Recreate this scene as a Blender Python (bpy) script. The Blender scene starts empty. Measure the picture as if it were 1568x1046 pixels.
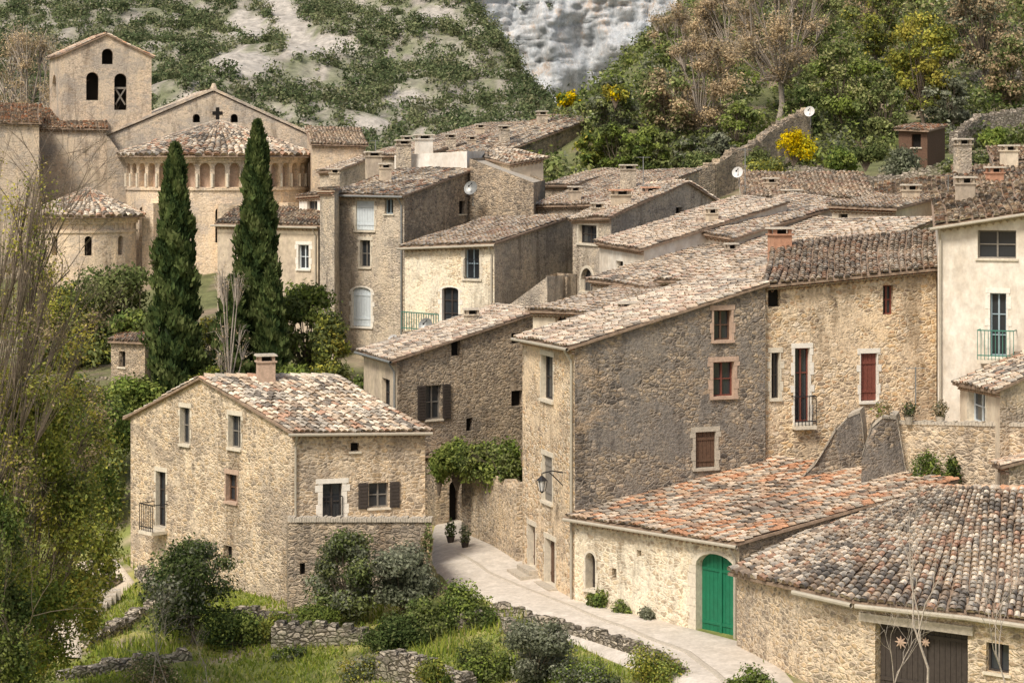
import bpy, math, random
import numpy as np
from mathutils import Vector
F=3400.;VH=250.;Z0=17.0
random.seed(3); rng=np.random.default_rng(7)
sc=bpy.context.scene
def Zv(v,d): return Z0-(v-VH)*d/F
def pl(u,d): return np.array([(u-784)*d/F,d],float)
def P(u,v,d): return np.array([(u-784)*d/F,d,Zv(v,d)],float)
def nz(v):
    n=np.linalg.norm(v); return v/n if n>1e-9 else v
# ---------------------------------------------------------------- materials
MATS={}
def newmat(name):
    m=bpy.data.materials.new(name); m.use_nodes=True; nt=m.node_tree
    b=nt.nodes['Principled BSDF']; b.inputs['Roughness'].default_value=.9
    b.inputs['Specular IOR Level'].default_value=.25
    MATS[name]=m; return m,nt,b
def nd(nt,t,**k):
    n=nt.nodes.new(t)
    for a,v in k.items(): setattr(n,a,v)
    return n
def mixc(nt,f,a,b,mode='MIX'):
    n=nd(nt,'ShaderNodeMix',data_type='RGBA',blend_type=mode)
    for i,x in ((0,f),(6,a),(7,b)):
        if isinstance(x,(int,float)): n.inputs[i].default_value=x
        elif isinstance(x,tuple): n.inputs[i].default_value=(*x,1)
        else: nt.links.new(x,n.inputs[i])
    return n.outputs[2]
def ramp(nt,x,stops,const=False):
    r=nd(nt,'ShaderNodeValToRGB'); nt.links.new(x,r.inputs[0]); e=r.color_ramp.elements
    if const: r.color_ramp.interpolation='CONSTANT'
    while len(e)<len(stops): e.new(.5)
    for el,(p,c) in zip(e,stops):
        el.position=p; el.color=(*c,1) if isinstance(c,tuple) else (c,c,c,1)
    return r.outputs[0]
def noise(nt,vec,s,det=4,rough=.6):
    n=nd(nt,'ShaderNodeTexNoise'); n.inputs['Scale'].default_value=s; n.inputs['Detail'].default_value=det
    n.inputs['Roughness'].default_value=rough
    if vec is not None: nt.links.new(vec,n.inputs['Vector'])
    return n
def vmul(nt,vec,t):
    v=nd(nt,'ShaderNodeVectorMath',operation='MULTIPLY'); nt.links.new(vec,v.inputs[0]); v.inputs[1].default_value=t; return v.outputs[0]
def stone(name,cols,mortar,scale=4.0,plaster=None,pam=.5,stain=None,sam=.55,bump=.65,edge=.08,con=1.,wea=1.):
    m,nt,b=newmat(name); L=nt.links.new
    g=nd(nt,'ShaderNodeNewGeometry'); pos=g.outputs['Position']
    dn=noise(nt,pos,2.6,2)
    vm=nd(nt,'ShaderNodeVectorMath',operation='MULTIPLY_ADD'); L(dn.outputs['Color'],vm.inputs[0]); vm.inputs[1].default_value=(.36,.36,.2); L(pos,vm.inputs[2])
    vs=vmul(nt,vm.outputs[0],(1,1,1.8))
    v1=nd(nt,'ShaderNodeTexVoronoi'); v1.inputs['Scale'].default_value=scale; L(vs,v1.inputs['Vector'])
    v2=nd(nt,'ShaderNodeTexVoronoi',feature='DISTANCE_TO_EDGE'); v2.inputs['Scale'].default_value=scale; L(vs,v2.inputs['Vector'])
    sp=nd(nt,'ShaderNodeSeparateColor'); L(v1.outputs['Color'],sp.inputs[0])
    k=len(cols); cr=ramp(nt,sp.outputs[0],[(i/k,c) for i,c in enumerate(cols)],True)
    big=noise(nt,pos,.5,5,.75); fine=noise(nt,pos,10,3,.75)
    mm=nd(nt,'ShaderNodeMath',operation='MULTIPLY_ADD'); L(fine.outputs[0],mm.inputs[0]); mm.inputs[1].default_value=-.12; L(v2.outputs['Distance'],mm.inputs[2])
    e=max(.004,edge-.06)
    mmask=ramp(nt,mm.outputs[0],[(0,1.),(e,.85),(e+.08,0.)])
    c=mixc(nt,mmask,cr,mortar)
    h=nd(nt,'ShaderNodeMath',operation='MINIMUM'); L(v2.outputs['Distance'],h.inputs[0]); h.inputs[1].default_value=.2
    hh=nd(nt,'ShaderNodeMath',operation='MULTIPLY'); L(h.outputs[0],hh.inputs[0]); hh.inputs[1].default_value=3.
    hgt=hh.outputs[0]
    if plaster:
        lo=.70-.34*pam
        pm=ramp(nt,big.outputs[0],[(lo,0.),(lo+.06,.85)])
        c=mixc(nt,pm,c,plaster)
        hm=nd(nt,'ShaderNodeMix',data_type='FLOAT'); L(pm,hm.inputs[0]); L(hgt,hm.inputs[2]); hm.inputs[3].default_value=.5; hgt=hm.outputs[0]
    st=noise(nt,vmul(nt,pos,(1.3,1.3,.28)),.75,4,.74)
    c=mixc(nt,.9*wea,c,ramp(nt,st.outputs[0],[(.34,(.54,.52,.50)),(.47,(1.,1.,1.)),(.66,(1.16,1.12,1.04))]),'MULTIPLY')
    if stain:
        s2=noise(nt,vs,.33,5,.8)
        sm=ramp(nt,s2.outputs[0],[(.64-.3*sam,0.),(.72-.3*sam,1.)])
        c=mixc(nt,sm,c,mixc(nt,.6,c,stain))
    f2=ramp(nt,fine.outputs[0],[(.28,.5),(.48,1.),(.75,1.4)])
    c=mixc(nt,.85*con,c,f2,'MULTIPLY')
    L(c,b.inputs['Base Color'])
    ha=nd(nt,'ShaderNodeMath',operation='ADD'); L(hgt,ha.inputs[0]); L(fine.outputs[0],ha.inputs[1])
    bp=nd(nt,'ShaderNodeBump'); bp.inputs['Strength'].default_value=bump; bp.inputs['Distance'].default_value=.085
    L(ha.outputs[0],bp.inputs['Height']); L(bp.outputs[0],b.inputs['Normal'])
    return m
def plain(name,c,rough=.85,var=.25,s=6,bump=.2,c2=None,metal=0,spec=.25,det=4):
    m,nt,b=newmat(name); L=nt.links.new
    g=nd(nt,'ShaderNodeNewGeometry'); n=noise(nt,g.outputs['Position'],s,det,.7)
    cc=c
    if c2:
        n2=noise(nt,vmul(nt,g.outputs['Position'],(1,1,.45)),s*.2,5,.78); cc=mixc(nt,ramp(nt,n2.outputs[0],[(.40,0.),(.58,1.)]),c,c2)
    f=ramp(nt,n.outputs[0],[(.25,1-var),(.75,1+var)]); L(mixc(nt,1.,cc,f,'MULTIPLY'),b.inputs['Base Color'])
    b.inputs['Roughness'].default_value=rough; b.inputs['Metallic'].default_value=metal; b.inputs['Specular IOR Level'].default_value=spec
    if bump:
        bp=nd(nt,'ShaderNodeBump'); bp.inputs['Strength'].default_value=bump; bp.inputs['Distance'].default_value=.03
        L(n.outputs[0],bp.inputs['Height']); L(bp.outputs[0],b.inputs['Normal'])
    return m
def attr(name,rough=.9,transl=0,s=18,var=.3,bump=0,det=2):
    m,nt,b=newmat(name); L=nt.links.new
    a=nd(nt,'ShaderNodeAttribute',attribute_name='Col')
    if var:
        g=nd(nt,'ShaderNodeNewGeometry')
        n=noise(nt,g.outputs['Position'],s,det,.7)
        c=mixc(nt,1.,a.outputs['Color'],ramp(nt,n.outputs[0],[(.25,1-var),(.75,1+var)]),'MULTIPLY')
        if bump:
            bp=nd(nt,'ShaderNodeBump'); bp.inputs['Strength'].default_value=bump; bp.inputs['Distance'].default_value=.25
            L(n.outputs[0],bp.inputs['Height']); L(bp.outputs[0],b.inputs['Normal'])
    else: c=a.outputs['Color']
    L(c,b.inputs['Base Color']); b.inputs['Roughness'].default_value=rough
    if transl:
        nt.nodes.remove(b); df=nd(nt,'ShaderNodeBsdfDiffuse'); L(c,df.inputs[0])
        t=nd(nt,'ShaderNodeBsdfTranslucent'); L(c,t.inputs[0]); mx=nd(nt,'ShaderNodeMixShader'); mx.inputs[0].default_value=transl
        L(df.outputs[0],mx.inputs[1]); L(t.outputs[0],mx.inputs[2]); L(mx.outputs[0],nt.nodes['Material Output'].inputs[0])
    return m
stone('st_warm',[(.56,.43,.28),(.38,.29,.195),(.66,.54,.39),(.50,.38,.24),(.30,.245,.18),(.61,.48,.325)],(.60,.50,.37),plaster=(.63,.525,.385),pam=.40,stain=(.27,.225,.18),sam=.42)
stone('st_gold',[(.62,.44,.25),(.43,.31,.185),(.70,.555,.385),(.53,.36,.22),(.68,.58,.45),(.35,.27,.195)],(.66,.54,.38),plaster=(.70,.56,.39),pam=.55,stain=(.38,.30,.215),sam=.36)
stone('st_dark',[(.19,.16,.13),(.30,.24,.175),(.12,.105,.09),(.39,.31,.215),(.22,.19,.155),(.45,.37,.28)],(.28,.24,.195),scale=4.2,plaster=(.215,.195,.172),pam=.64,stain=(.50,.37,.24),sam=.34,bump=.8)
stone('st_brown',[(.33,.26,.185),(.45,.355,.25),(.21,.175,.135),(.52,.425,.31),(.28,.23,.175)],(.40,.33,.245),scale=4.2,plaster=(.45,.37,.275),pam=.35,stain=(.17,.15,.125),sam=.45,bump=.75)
stone('st_grey',[(.46,.395,.30),(.55,.465,.36),(.34,.295,.24),(.60,.52,.40),(.40,.34,.265)],(.53,.455,.355),plaster=(.53,.46,.36),pam=.60,stain=(.28,.25,.21),sam=.46)
stone('st_pale',[(.64,.54,.385),(.50,.40,.275),(.73,.645,.50),(.60,.50,.345),(.43,.35,.25)],(.71,.635,.49),scale=4.,plaster=(.74,.675,.53),pam=.66,stain=(.50,.42,.305),sam=.34,bump=.45,con=.9)
stone('st_church',[(.53,.43,.32),(.45,.37,.28),(.59,.49,.37),(.39,.33,.255)],(.54,.45,.345),scale=3.4,plaster=(.54,.455,.345),pam=.58,stain=(.32,.295,.26),sam=.5,bump=.35,con=.85)
stone('st_churchp',[(.66,.52,.37),(.56,.445,.315),(.71,.58,.43),(.50,.405,.305)],(.66,.54,.40),scale=3.4,plaster=(.66,.54,.39),pam=.58,stain=(.44,.385,.325),sam=.42,bump=.35,con=.85)
stone('st_dry',[(.36,.32,.26),(.48,.42,.33),(.26,.23,.19),(.56,.50,.40),(.40,.36,.29)],(.11,.095,.07),scale=3.6,bump=.9,edge=.07,stain=(.20,.20,.12),sam=.4)
stone('st_hill',[(.34,.30,.25),(.42,.37,.30),(.26,.23,.19),(.46,.41,.34)],(.18,.155,.12),scale=3.4,bump=.7,stain=(.18,.18,.1),sam=.4)
plain('plaster_white',(.76,.71,.61),c2=(.58,.51,.41),var=.18,s=3)
plain('plaster_cream',(.71,.62,.475),c2=(.55,.46,.345),var=.2,s=3)
plain('plaster_bright',(.80,.77,.70),c2=(.66,.60,.51),var=.14,s=3)
plain('plaster_tan',(.58,.49,.36),c2=(.42,.35,.27),var=.28,s=3)
plain('trim',(.62,.56,.445),var=.25,s=8)
plain('trim_white',(.76,.72,.63),var=.15,s=8)
plain('trim_brick',(.48,.35,.26),var=.3,s=8)
plain('wood_brown',(.12,.07,.045),var=.35,s=12,rough=.7)
plain('wood_red',(.18,.06,.042),var=.25,s=12,rough=.6)
plain('wood_dark',(.055,.045,.038),var=.3,s=10,rough=.7)
plain('wood_grey',(.22,.20,.17),var=.25,s=10)
plain('door_green',(.012,.15,.075),var=.2,s=4,rough=.5,spec=.4,bump=.1)
plain('shut_pale',(.60,.66,.68),var=.1,s=5,rough=.6)
plain('shut_blue',(.30,.38,.42),var=.1,s=5,rough=.6)
plain('rail_green',(.06,.20,.15),var=.1,rough=.5)
plain('iron',(.02,.02,.022),var=.1,rough=.5,bump=0)
plain('dark',(.012,.010,.008),var=.2,bump=0)
plain('gutter',(.42,.38,.30),var=.15,rough=.5,bump=0)
plain('zinc',(.28,.29,.28),var=.15,rough=.45,bump=0,metal=.4)
plain('dish',(.62,.61,.58),var=.05,rough=.4,bump=0)
plain('channel',(.28,.205,.145),var=.5,s=5,bump=.4)  # under-tile sheet, painted darker so the channels read as shadowed gaps
plain('mortar',(.46,.41,.33),var=.3,s=10,bump=.5)
plain('bark',(.17,.135,.10),var=.35,s=12,bump=.4,det=2)
plain('bark_pale',(.38,.33,.27),var=.3,s=12,bump=.4,det=2)
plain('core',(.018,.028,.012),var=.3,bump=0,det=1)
plain('road',(.62,.565,.485),var=.2,s=6,c2=(.51,.46,.385),bump=.3)
plain('path',(.60,.52,.40),var=.25,s=5,bump=.5)
plain('terracotta',(.45,.25,.16),var=.25)
m,nt,b=newmat('glass'); b.inputs['Base Color'].default_value=(.03,.035,.04,1); b.inputs['Roughness'].default_value=.12; b.inputs['Specular IOR Level'].default_value=.6
attr('tile',.9,0,14,.4); attr('leaf',.65,.34,1,0); attr('soil',.95,0,.9,.55,.8,6)
m,nt,b=newmat('cliffrock_haze'); g=nd(nt,'ShaderNodeNewGeometry')
mp=vmul(nt,g.outputs['Position'],(1.2,1,.8))
n1=noise(nt,mp,.11,8,.8); n2=noise(nt,mp,.7,6,.85)
vc=nd(nt,'ShaderNodeTexVoronoi',feature='DISTANCE_TO_EDGE'); vc.inputs['Scale'].default_value=.12
dd=nd(nt,'ShaderNodeVectorMath',operation='MULTIPLY_ADD'); nt.links.new(n2.outputs['Color'],dd.inputs[0]); dd.inputs[1].default_value=(9,9,9); nt.links.new(vmul(nt,g.outputs['Position'],(1,1,.5)),dd.inputs[2]); nt.links.new(dd.outputs[0],vc.inputs['Vector'])
c=ramp(nt,n1.outputs[0],[(.38,(.46,.51,.55)),(.46,(.62,.66,.69)),(.55,(.72,.735,.74)),(.62,(.74,.62,.52))])  # blue-grey stops paint distance haze into the rock colour
c=mixc(nt,.75,c,ramp(nt,n2.outputs[0],[(.38,.68),(.62,1.18)]),'MULTIPLY'); c=mixc(nt,.55,c,ramp(nt,vc.outputs[0],[(0,.5),(.07,1.)]),'MULTIPLY'); nt.links.new(c,b.inputs['Base Color'])
bp=nd(nt,'ShaderNodeBump'); bp.inputs['Distance'].default_value=1.2; bp.inputs['Strength'].default_value=.8; nt.links.new(n2.outputs[0],bp.inputs['Height']); nt.links.new(bp.outputs[0],b.inputs['Normal'])
# ---------------------------------------------------------------- mesh plumbing
def link(o,parent=None):
    sc.collection.objects.link(o)
    if parent: o.parent=parent
    return o
def empty(name):
    o=bpy.data.objects.new(name,None); return link(o)
def np_mesh(name,V,Fc,mat,cols=None,parent=None,smooth=False):
    V=np.asarray(V,np.float32); Fc=np.asarray(Fc,np.int32); k=Fc.shape[1]
    me=bpy.data.meshes.new(name); me.vertices.add(len(V)); me.vertices.foreach_set('co',V.ravel())
    me.loops.add(Fc.size); me.loops.foreach_set('vertex_index',Fc.ravel())
    me.polygons.add(len(Fc)); me.polygons.foreach_set('loop_start',np.arange(0,Fc.size,k,dtype=np.int32))
    me.polygons.foreach_set('loop_total',np.full(len(Fc),k,np.int32))
    if smooth: me.polygons.foreach_set('use_smooth',np.ones(len(Fc),bool))
    me.update(calc_edges=True)
    if cols is not None:
        a=me.attributes.new('Col','FLOAT_COLOR','POINT'); cc=np.ones((len(V),4),np.float32); cc[:,:3]=cols; a.data.foreach_set('color',cc.ravel())
    me.materials.append(MATS[mat])
    return link(bpy.data.objects.new(name,me),parent)
class B:
    def __init__(s,name): s.name=name; s.p={}; s.np=[]
    def add(s,part,mat,vs,fs):
        d=s.p.setdefault((part,mat),[[],[]]); o=len(d[0])
        d[0]+=[tuple(map(float,v)) for v in vs]; d[1]+=[tuple(i+o for i in f) for f in fs]
    def box8(s,part,mat,v):
        s.add(part,mat,v,[(0,1,2,3),(7,6,5,4),(0,4,5,1),(1,5,6,2),(2,6,7,3),(3,7,4,0)])
    def box(s,part,mat,c,sz,rot=0,taper=1):
        x,y,z=np.array(sz)/2; cr,sr=math.cos(rot),math.sin(rot); vs=[]
        for zz,t in ((-z,1),(z,taper)):
            for a,b_ in ((-x,-y),(x,-y),(x,y),(-x,y)):
                a*=t;b_*=t; vs.append((c[0]+a*cr-b_*sr,c[1]+a*sr+b_*cr,c[2]+zz))
        s.box8(part,mat,vs)
    def fbox(s,part,mat,f,s0,s1,z0,z1,n0,n1):
        s.box8(part,mat,[f.pt(s0,z0,n0),f.pt(s1,z0,n0),f.pt(s1,z1,n0),f.pt(s0,z1,n0),f.pt(s0,z0,n1),f.pt(s1,z0,n1),f.pt(s1,z1,n1),f.pt(s0,z1,n1)])
    def tube(s,part,mat,pts,rad,k=6):
        V,Fc=tube(pts,rad,k); s.add(part,mat,V,Fc)
    def finish(s):
        e=empty(s.name)
        for (part,mat),(V,Fc) in s.p.items():
            me=bpy.data.meshes.new(part); me.from_pydata(V,[],Fc); me.materials.append(MATS[mat]); link(bpy.data.objects.new(part,me),e)
        for a in s.np: np_mesh(a[0],a[1],a[2],a[3],a[4],e)
        return e
def tube(pts,rad,k=6):
    pts=[np.asarray(p,float) for p in pts]; V=[];Fc=[]
    if not hasattr(rad,'__len__'): rad=[rad]*len(pts)
    for i,p in enumerate(pts):
        d=nz(pts[min(i+1,len(pts)-1)]-pts[max(i-1,0)]); a=nz(np.cross(d,[.13,.31,.94] if abs(d[2])<.9 else [1,0,0])); b_=np.cross(d,a)
        for j in range(k):
            t=2*math.pi*j/k; V.append(p+(a*math.cos(t)+b_*math.sin(t))*rad[i])
    for i in range(len(pts)-1):
        for j in range(k): Fc.append((i*k+j,i*k+(j+1)%k,(i+1)*k+(j+1)%k,(i+1)*k+j))
    return V,Fc
class Fac:
    def __init__(s,A,Bp):
        s.A=np.asarray(A,float); d=np.asarray(Bp,float)-s.A; s.L=np.linalg.norm(d); s.t=d/s.L
        s.n=np.array([s.t[1],-s.t[0]])
        if np.dot(s.n,-s.A)<0: s.n=-s.n
    def pt(s,a,z,n=0): q=s.A+s.t*a+s.n*n; return (q[0],q[1],z)
    def su(s,u):
        k=(u-784)/F; return (k*s.A[1]-s.A[0])/(s.t[0]-k*s.t[1])
    def zv(s,a,v): return Zv(v,s.A[1]+s.t[1]*a)
def clip(poly,cl):
    out=poly
    n=len(cl); area=sum(cl[i][0]*cl[(i+1)%n][1]-cl[(i+1)%n][0]*cl[i][1] for i in range(n))
    if area<0: cl=cl[::-1]
    for i in range(n):
        a=cl[i];b_=cl[(i+1)%n]; inp=out; out=[]
        if not inp: return []
        def side(p): return (b_[0]-a[0])*(p[1]-a[1])-(b_[1]-a[1])*(p[0]-a[0])
        for j in range(len(inp)):
            p=inp[j];q=inp[(j+1)%len(inp)]; sp,sq=side(p),side(q)
            if sp>=0: out.append(p)
            if (sp>=0)!=(sq>=0):
                t=sp/(sp-sq); out.append((p[0]+t*(q[0]-p[0]),p[1]+t*(q[1]-p[1])))
    return out
def wall(b,f,poly,ops,mat):
    O=[]
    for o in ops:
        u0,v0,u1,v1,kind=o[:5]; opt=o[5] if len(o)>5 else {}
        a,c=sorted((f.su(u0),f.su(u1))); mid=(a+c)/2; z1,z0=f.zv(mid,v0),f.zv(mid,v1)
        O.append((a,c,z0,z1,kind,opt))
    xs=sorted({p[0] for p in poly}|{o[0] for o in O}|{o[1] for o in O}); zs=sorted({p[1] for p in poly}|{o[2] for o in O}|{o[3] for o in O})
    for i in range(len(xs)-1):
        for j in range(len(zs)-1):
            if xs[i+1]-xs[i]<1e-4 or zs[j+1]-zs[j]<1e-4: continue
            cx,cz=(xs[i]+xs[i+1])/2,(zs[j]+zs[j+1])/2
            if any(o[0]<cx<o[1] and o[2]<cz<o[3] for o in O): continue
            q=clip([(xs[i],zs[j]),(xs[i+1],zs[j]),(xs[i+1],zs[j+1]),(xs[i],zs[j+1])],poly)
            if len(q)>=3: b.add('walls',mat,[f.pt(*p) for p in q],[tuple(range(len(q)))])
    for o in O: opening(b,f,mat,*o)
def opening(b,f,mat,s0,s1,z0,z1,kind,opt):
    w=s1-s0;h=z1-z0; rd=opt.get('rd',.24); arch=opt.get('arch'); fm=opt.get('m','wood_brown'); sur=opt.get('sur')
    rm=sur or mat
    if arch:
        rise=min(w/2,h*.5)*opt.get('flat',1.); N=10; zs=z1-rise
        ap=[(s0+w/2-w/2*math.cos(math.pi*i/N),zs+rise*math.sin(math.pi*i/N)) for i in range(N+1)]
        for i in range(N):
            p,q=ap[i],ap[i+1]
            b.add('walls',mat,[f.pt(*p),f.pt(*q),f.pt(q[0],z1),f.pt(p[0],z1)],[(0,1,2,3)])
            b.add('walls',mat,[f.pt(*p),f.pt(*q),f.pt(*q,-rd),f.pt(*p,-rd)],[(0,1,2,3)])
            if sur:
                c=(s0+w/2,zs); k=1+.17/(w/2)*min(1,w)
                P1=(c[0]+(p[0]-c[0])*k,c[1]+(p[1]-c[1])*k);Q1=(c[0]+(q[0]-c[0])*k,c[1]+(q[1]-c[1])*k)
                b.box8('surround',sur,[f.pt(*p,.003),f.pt(*q,.003),f.pt(*Q1,.003),f.pt(*P1,.003),f.pt(*p,.03),f.pt(*q,.03),f.pt(*Q1,.03),f.pt(*P1,.03)])
        ztop=zs
    else:
        ztop=z1; b.add('reveals',rm,[f.pt(s0,z1),f.pt(s1,z1),f.pt(s1,z1,-rd),f.pt(s0,z1,-rd)],[(0,1,2,3)])
    for s_ in (s0,s1): b.add('reveals',rm,[f.pt(s_,z0),f.pt(s_,ztop),f.pt(s_,ztop,-rd),f.pt(s_,z0,-rd)],[(0,1,2,3)])
    b.add('reveals',rm,[f.pt(s0,z0),f.pt(s1,z0),f.pt(s1,z0,-rd),f.pt(s0,z0,-rd)],[(0,1,2,3)])
    def back(m,n=-rd): b.add('opening_backs',m,[f.pt(s0-.05,z0-.05,n),f.pt(s1+.05,z0-.05,n),f.pt(s1+.05,z1+.05,n),f.pt(s0-.05,z1+.05,n)],[(0,1,2,3)])  # behind holes and doors a near-black sheet paints the unlit inside
    if kind=='hole':
        back('dark')
    elif kind in('win','openshut'):
        back('glass'); t=.05
        for a,c,d,e in ((s0,s0+t,z0,z1),(s1-t,s1,z0,z1),(s0+t,s1-t,z0,z0+t),(s0+t,s1-t,z1-t,z1),((s0+s1)/2-t*.6,(s0+s1)/2+t*.6,z0+t,z1-t)):
            b.fbox('window_frame',fm,f,a,c,d,e,-rd+.005,-rd+.06)
        if h>.9:
            for k in ((.5,) if h<1.7 else (.33,.66)): b.fbox('window_frame',fm,f,s0+t,s1-t,z0+h*k-.02,z0+h*k+.02,-rd+.005,-rd+.05)
    elif kind in('door','shut'):
        back('dark',-rd-.02); n0=-rd+.02 if kind=='door' else -.1
        nb=max(2,int(w/.16)); 
        for i in range(nb):
            b.fbox('door_boards',fm,f,s0+w*i/nb+.006,s0+w*(i+1)/nb-.006,z0+.02,z1-.01 if not arch else z1,n0-.03,n0)
        for k in (.2,.8): b.fbox('door_boards',fm,f,s0+.03,s1-.03,z0+h*k-.05,z0+h*k+.05,n0+.002,n0+.03)
        if w>1.4: b.fbox('door_boards',fm,f,(s0+s1)/2-.05,(s0+s1)/2+.05,z0,z1,n0+.03,n0+.05)
        if opt.get('step'):
            for k in range(opt['step']): b.fbox('door_steps','mortar',f,s0-.3-.12*k,s1+.3+.12*k,z0-.17*(k+1),z0-.17*k-.003,.004,.35*(k+1))
    if kind=='openshut':
        sm=opt.get('sm','wood_dark')
        for a,c in ((s0-w*.5-.04,s0-.04),(s1+.04,s1+w*.5+.04)):
            b.fbox('shutters',sm,f,a,c,z0-.02,z1+.02,.03,.07)
            nn=int(h/.12)
            for i in range(nn): b.fbox('shutters',sm,f,a+.05,c-.05,z0+h*(i+.3)/nn,z0+h*(i+.7)/nn,.07,.085)
    if sur:
        sw=opt.get('sw',.15)
        for a,c in ((s0-sw,s0),(s1,s1+sw)):
            zz=z0; i=0
            while zz<ztop-.01:
                hh=min(.26+.1*((i*7)%3),ztop-zz); e=.09*(i%2)-.02*((i*5)%3)
                b.fbox('surround',sur,f,a-(e if a<s0 else 0),c+(e if a>=s0 else 0),zz,zz+hh-.012,.003,.02); zz+=hh; i+=1
        if not arch: b.fbox('surround',sur,f,s0-sw-.06,s1+sw+.04,z1,z1+.18,.003,.024)
        b.fbox('sill',sur,f,s0-sw,s1+sw,z0-.1,z0-.004,.003,.09)
    elif h<2 and not opt.get('nosill'): b.fbox('sill','trim',f,s0-.08,s1+.08,z0-.08,z0-.002,.003,.07)
    if opt.get('rail'):
        m=opt['rail']; pr=opt.get('proj',.35); rh=opt.get('rh',.95); ext=opt.get('ext',.12); a,c=s0-ext,s1+ext
        if pr>.2: b.fbox('balcony_slab','trim',f,a,c,z0-.24,z0-.11,.0035,pr+.05)
        for zz in (z0+.05,z0+rh): b.fbox('railing',m,f,a,c,zz-.02,zz+.02,pr-.02,pr+.02)
        n=max(3,int((c-a)/.12))
        for i in range(n+1):
            x=a+(c-a)*i/n; b.fbox('railing',m,f,x-.011,x+.011,z0+.07-(.18 if pr>.2 else 0),z0+rh-.02,pr-.011,pr+.011)
        if pr>.2:
            for x in (a,c):
                b.fbox('railing',m,f,x-.018,x+.018,z0+rh-.015,z0+rh+.015,.004,pr-.02)
PAL={'mix':([(.68,.59,.46),(.54,.43,.31),(.46,.29,.195),(.33,.255,.185),(.41,.365,.295),(.19,.165,.135)],[.25,.25,.11,.13,.15,.11]),
 'pale':([(.68,.58,.45),(.60,.48,.35),(.50,.36,.265),(.41,.325,.24),(.49,.43,.345),(.27,.23,.185)],[.27,.28,.13,.11,.14,.07]),
 'brown':([(.55,.475,.375),(.46,.365,.27),(.43,.29,.20),(.33,.26,.195),(.41,.36,.29),(.22,.19,.15)],[.19,.25,.12,.15,.18,.11]),
 'orange':([(.62,.50,.37),(.52,.37,.245),(.52,.28,.16),(.36,.25,.175),(.42,.36,.28),(.20,.165,.13)],[.18,.22,.21,.12,.15,.12])}
def snoise(x,y,seed=0,f=.25):
    r=np.random.default_rng(seed); o=0
    for k in range(7):
        a=r.uniform(0,6.28); ff=f*(1.6**(k%4))*r.uniform(.8,1.2); o=o+np.sin((x*math.cos(a)+y*math.sin(a))*ff*2+r.uniform(0,6))*(.8**(k%4))
    return o/4.
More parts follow.
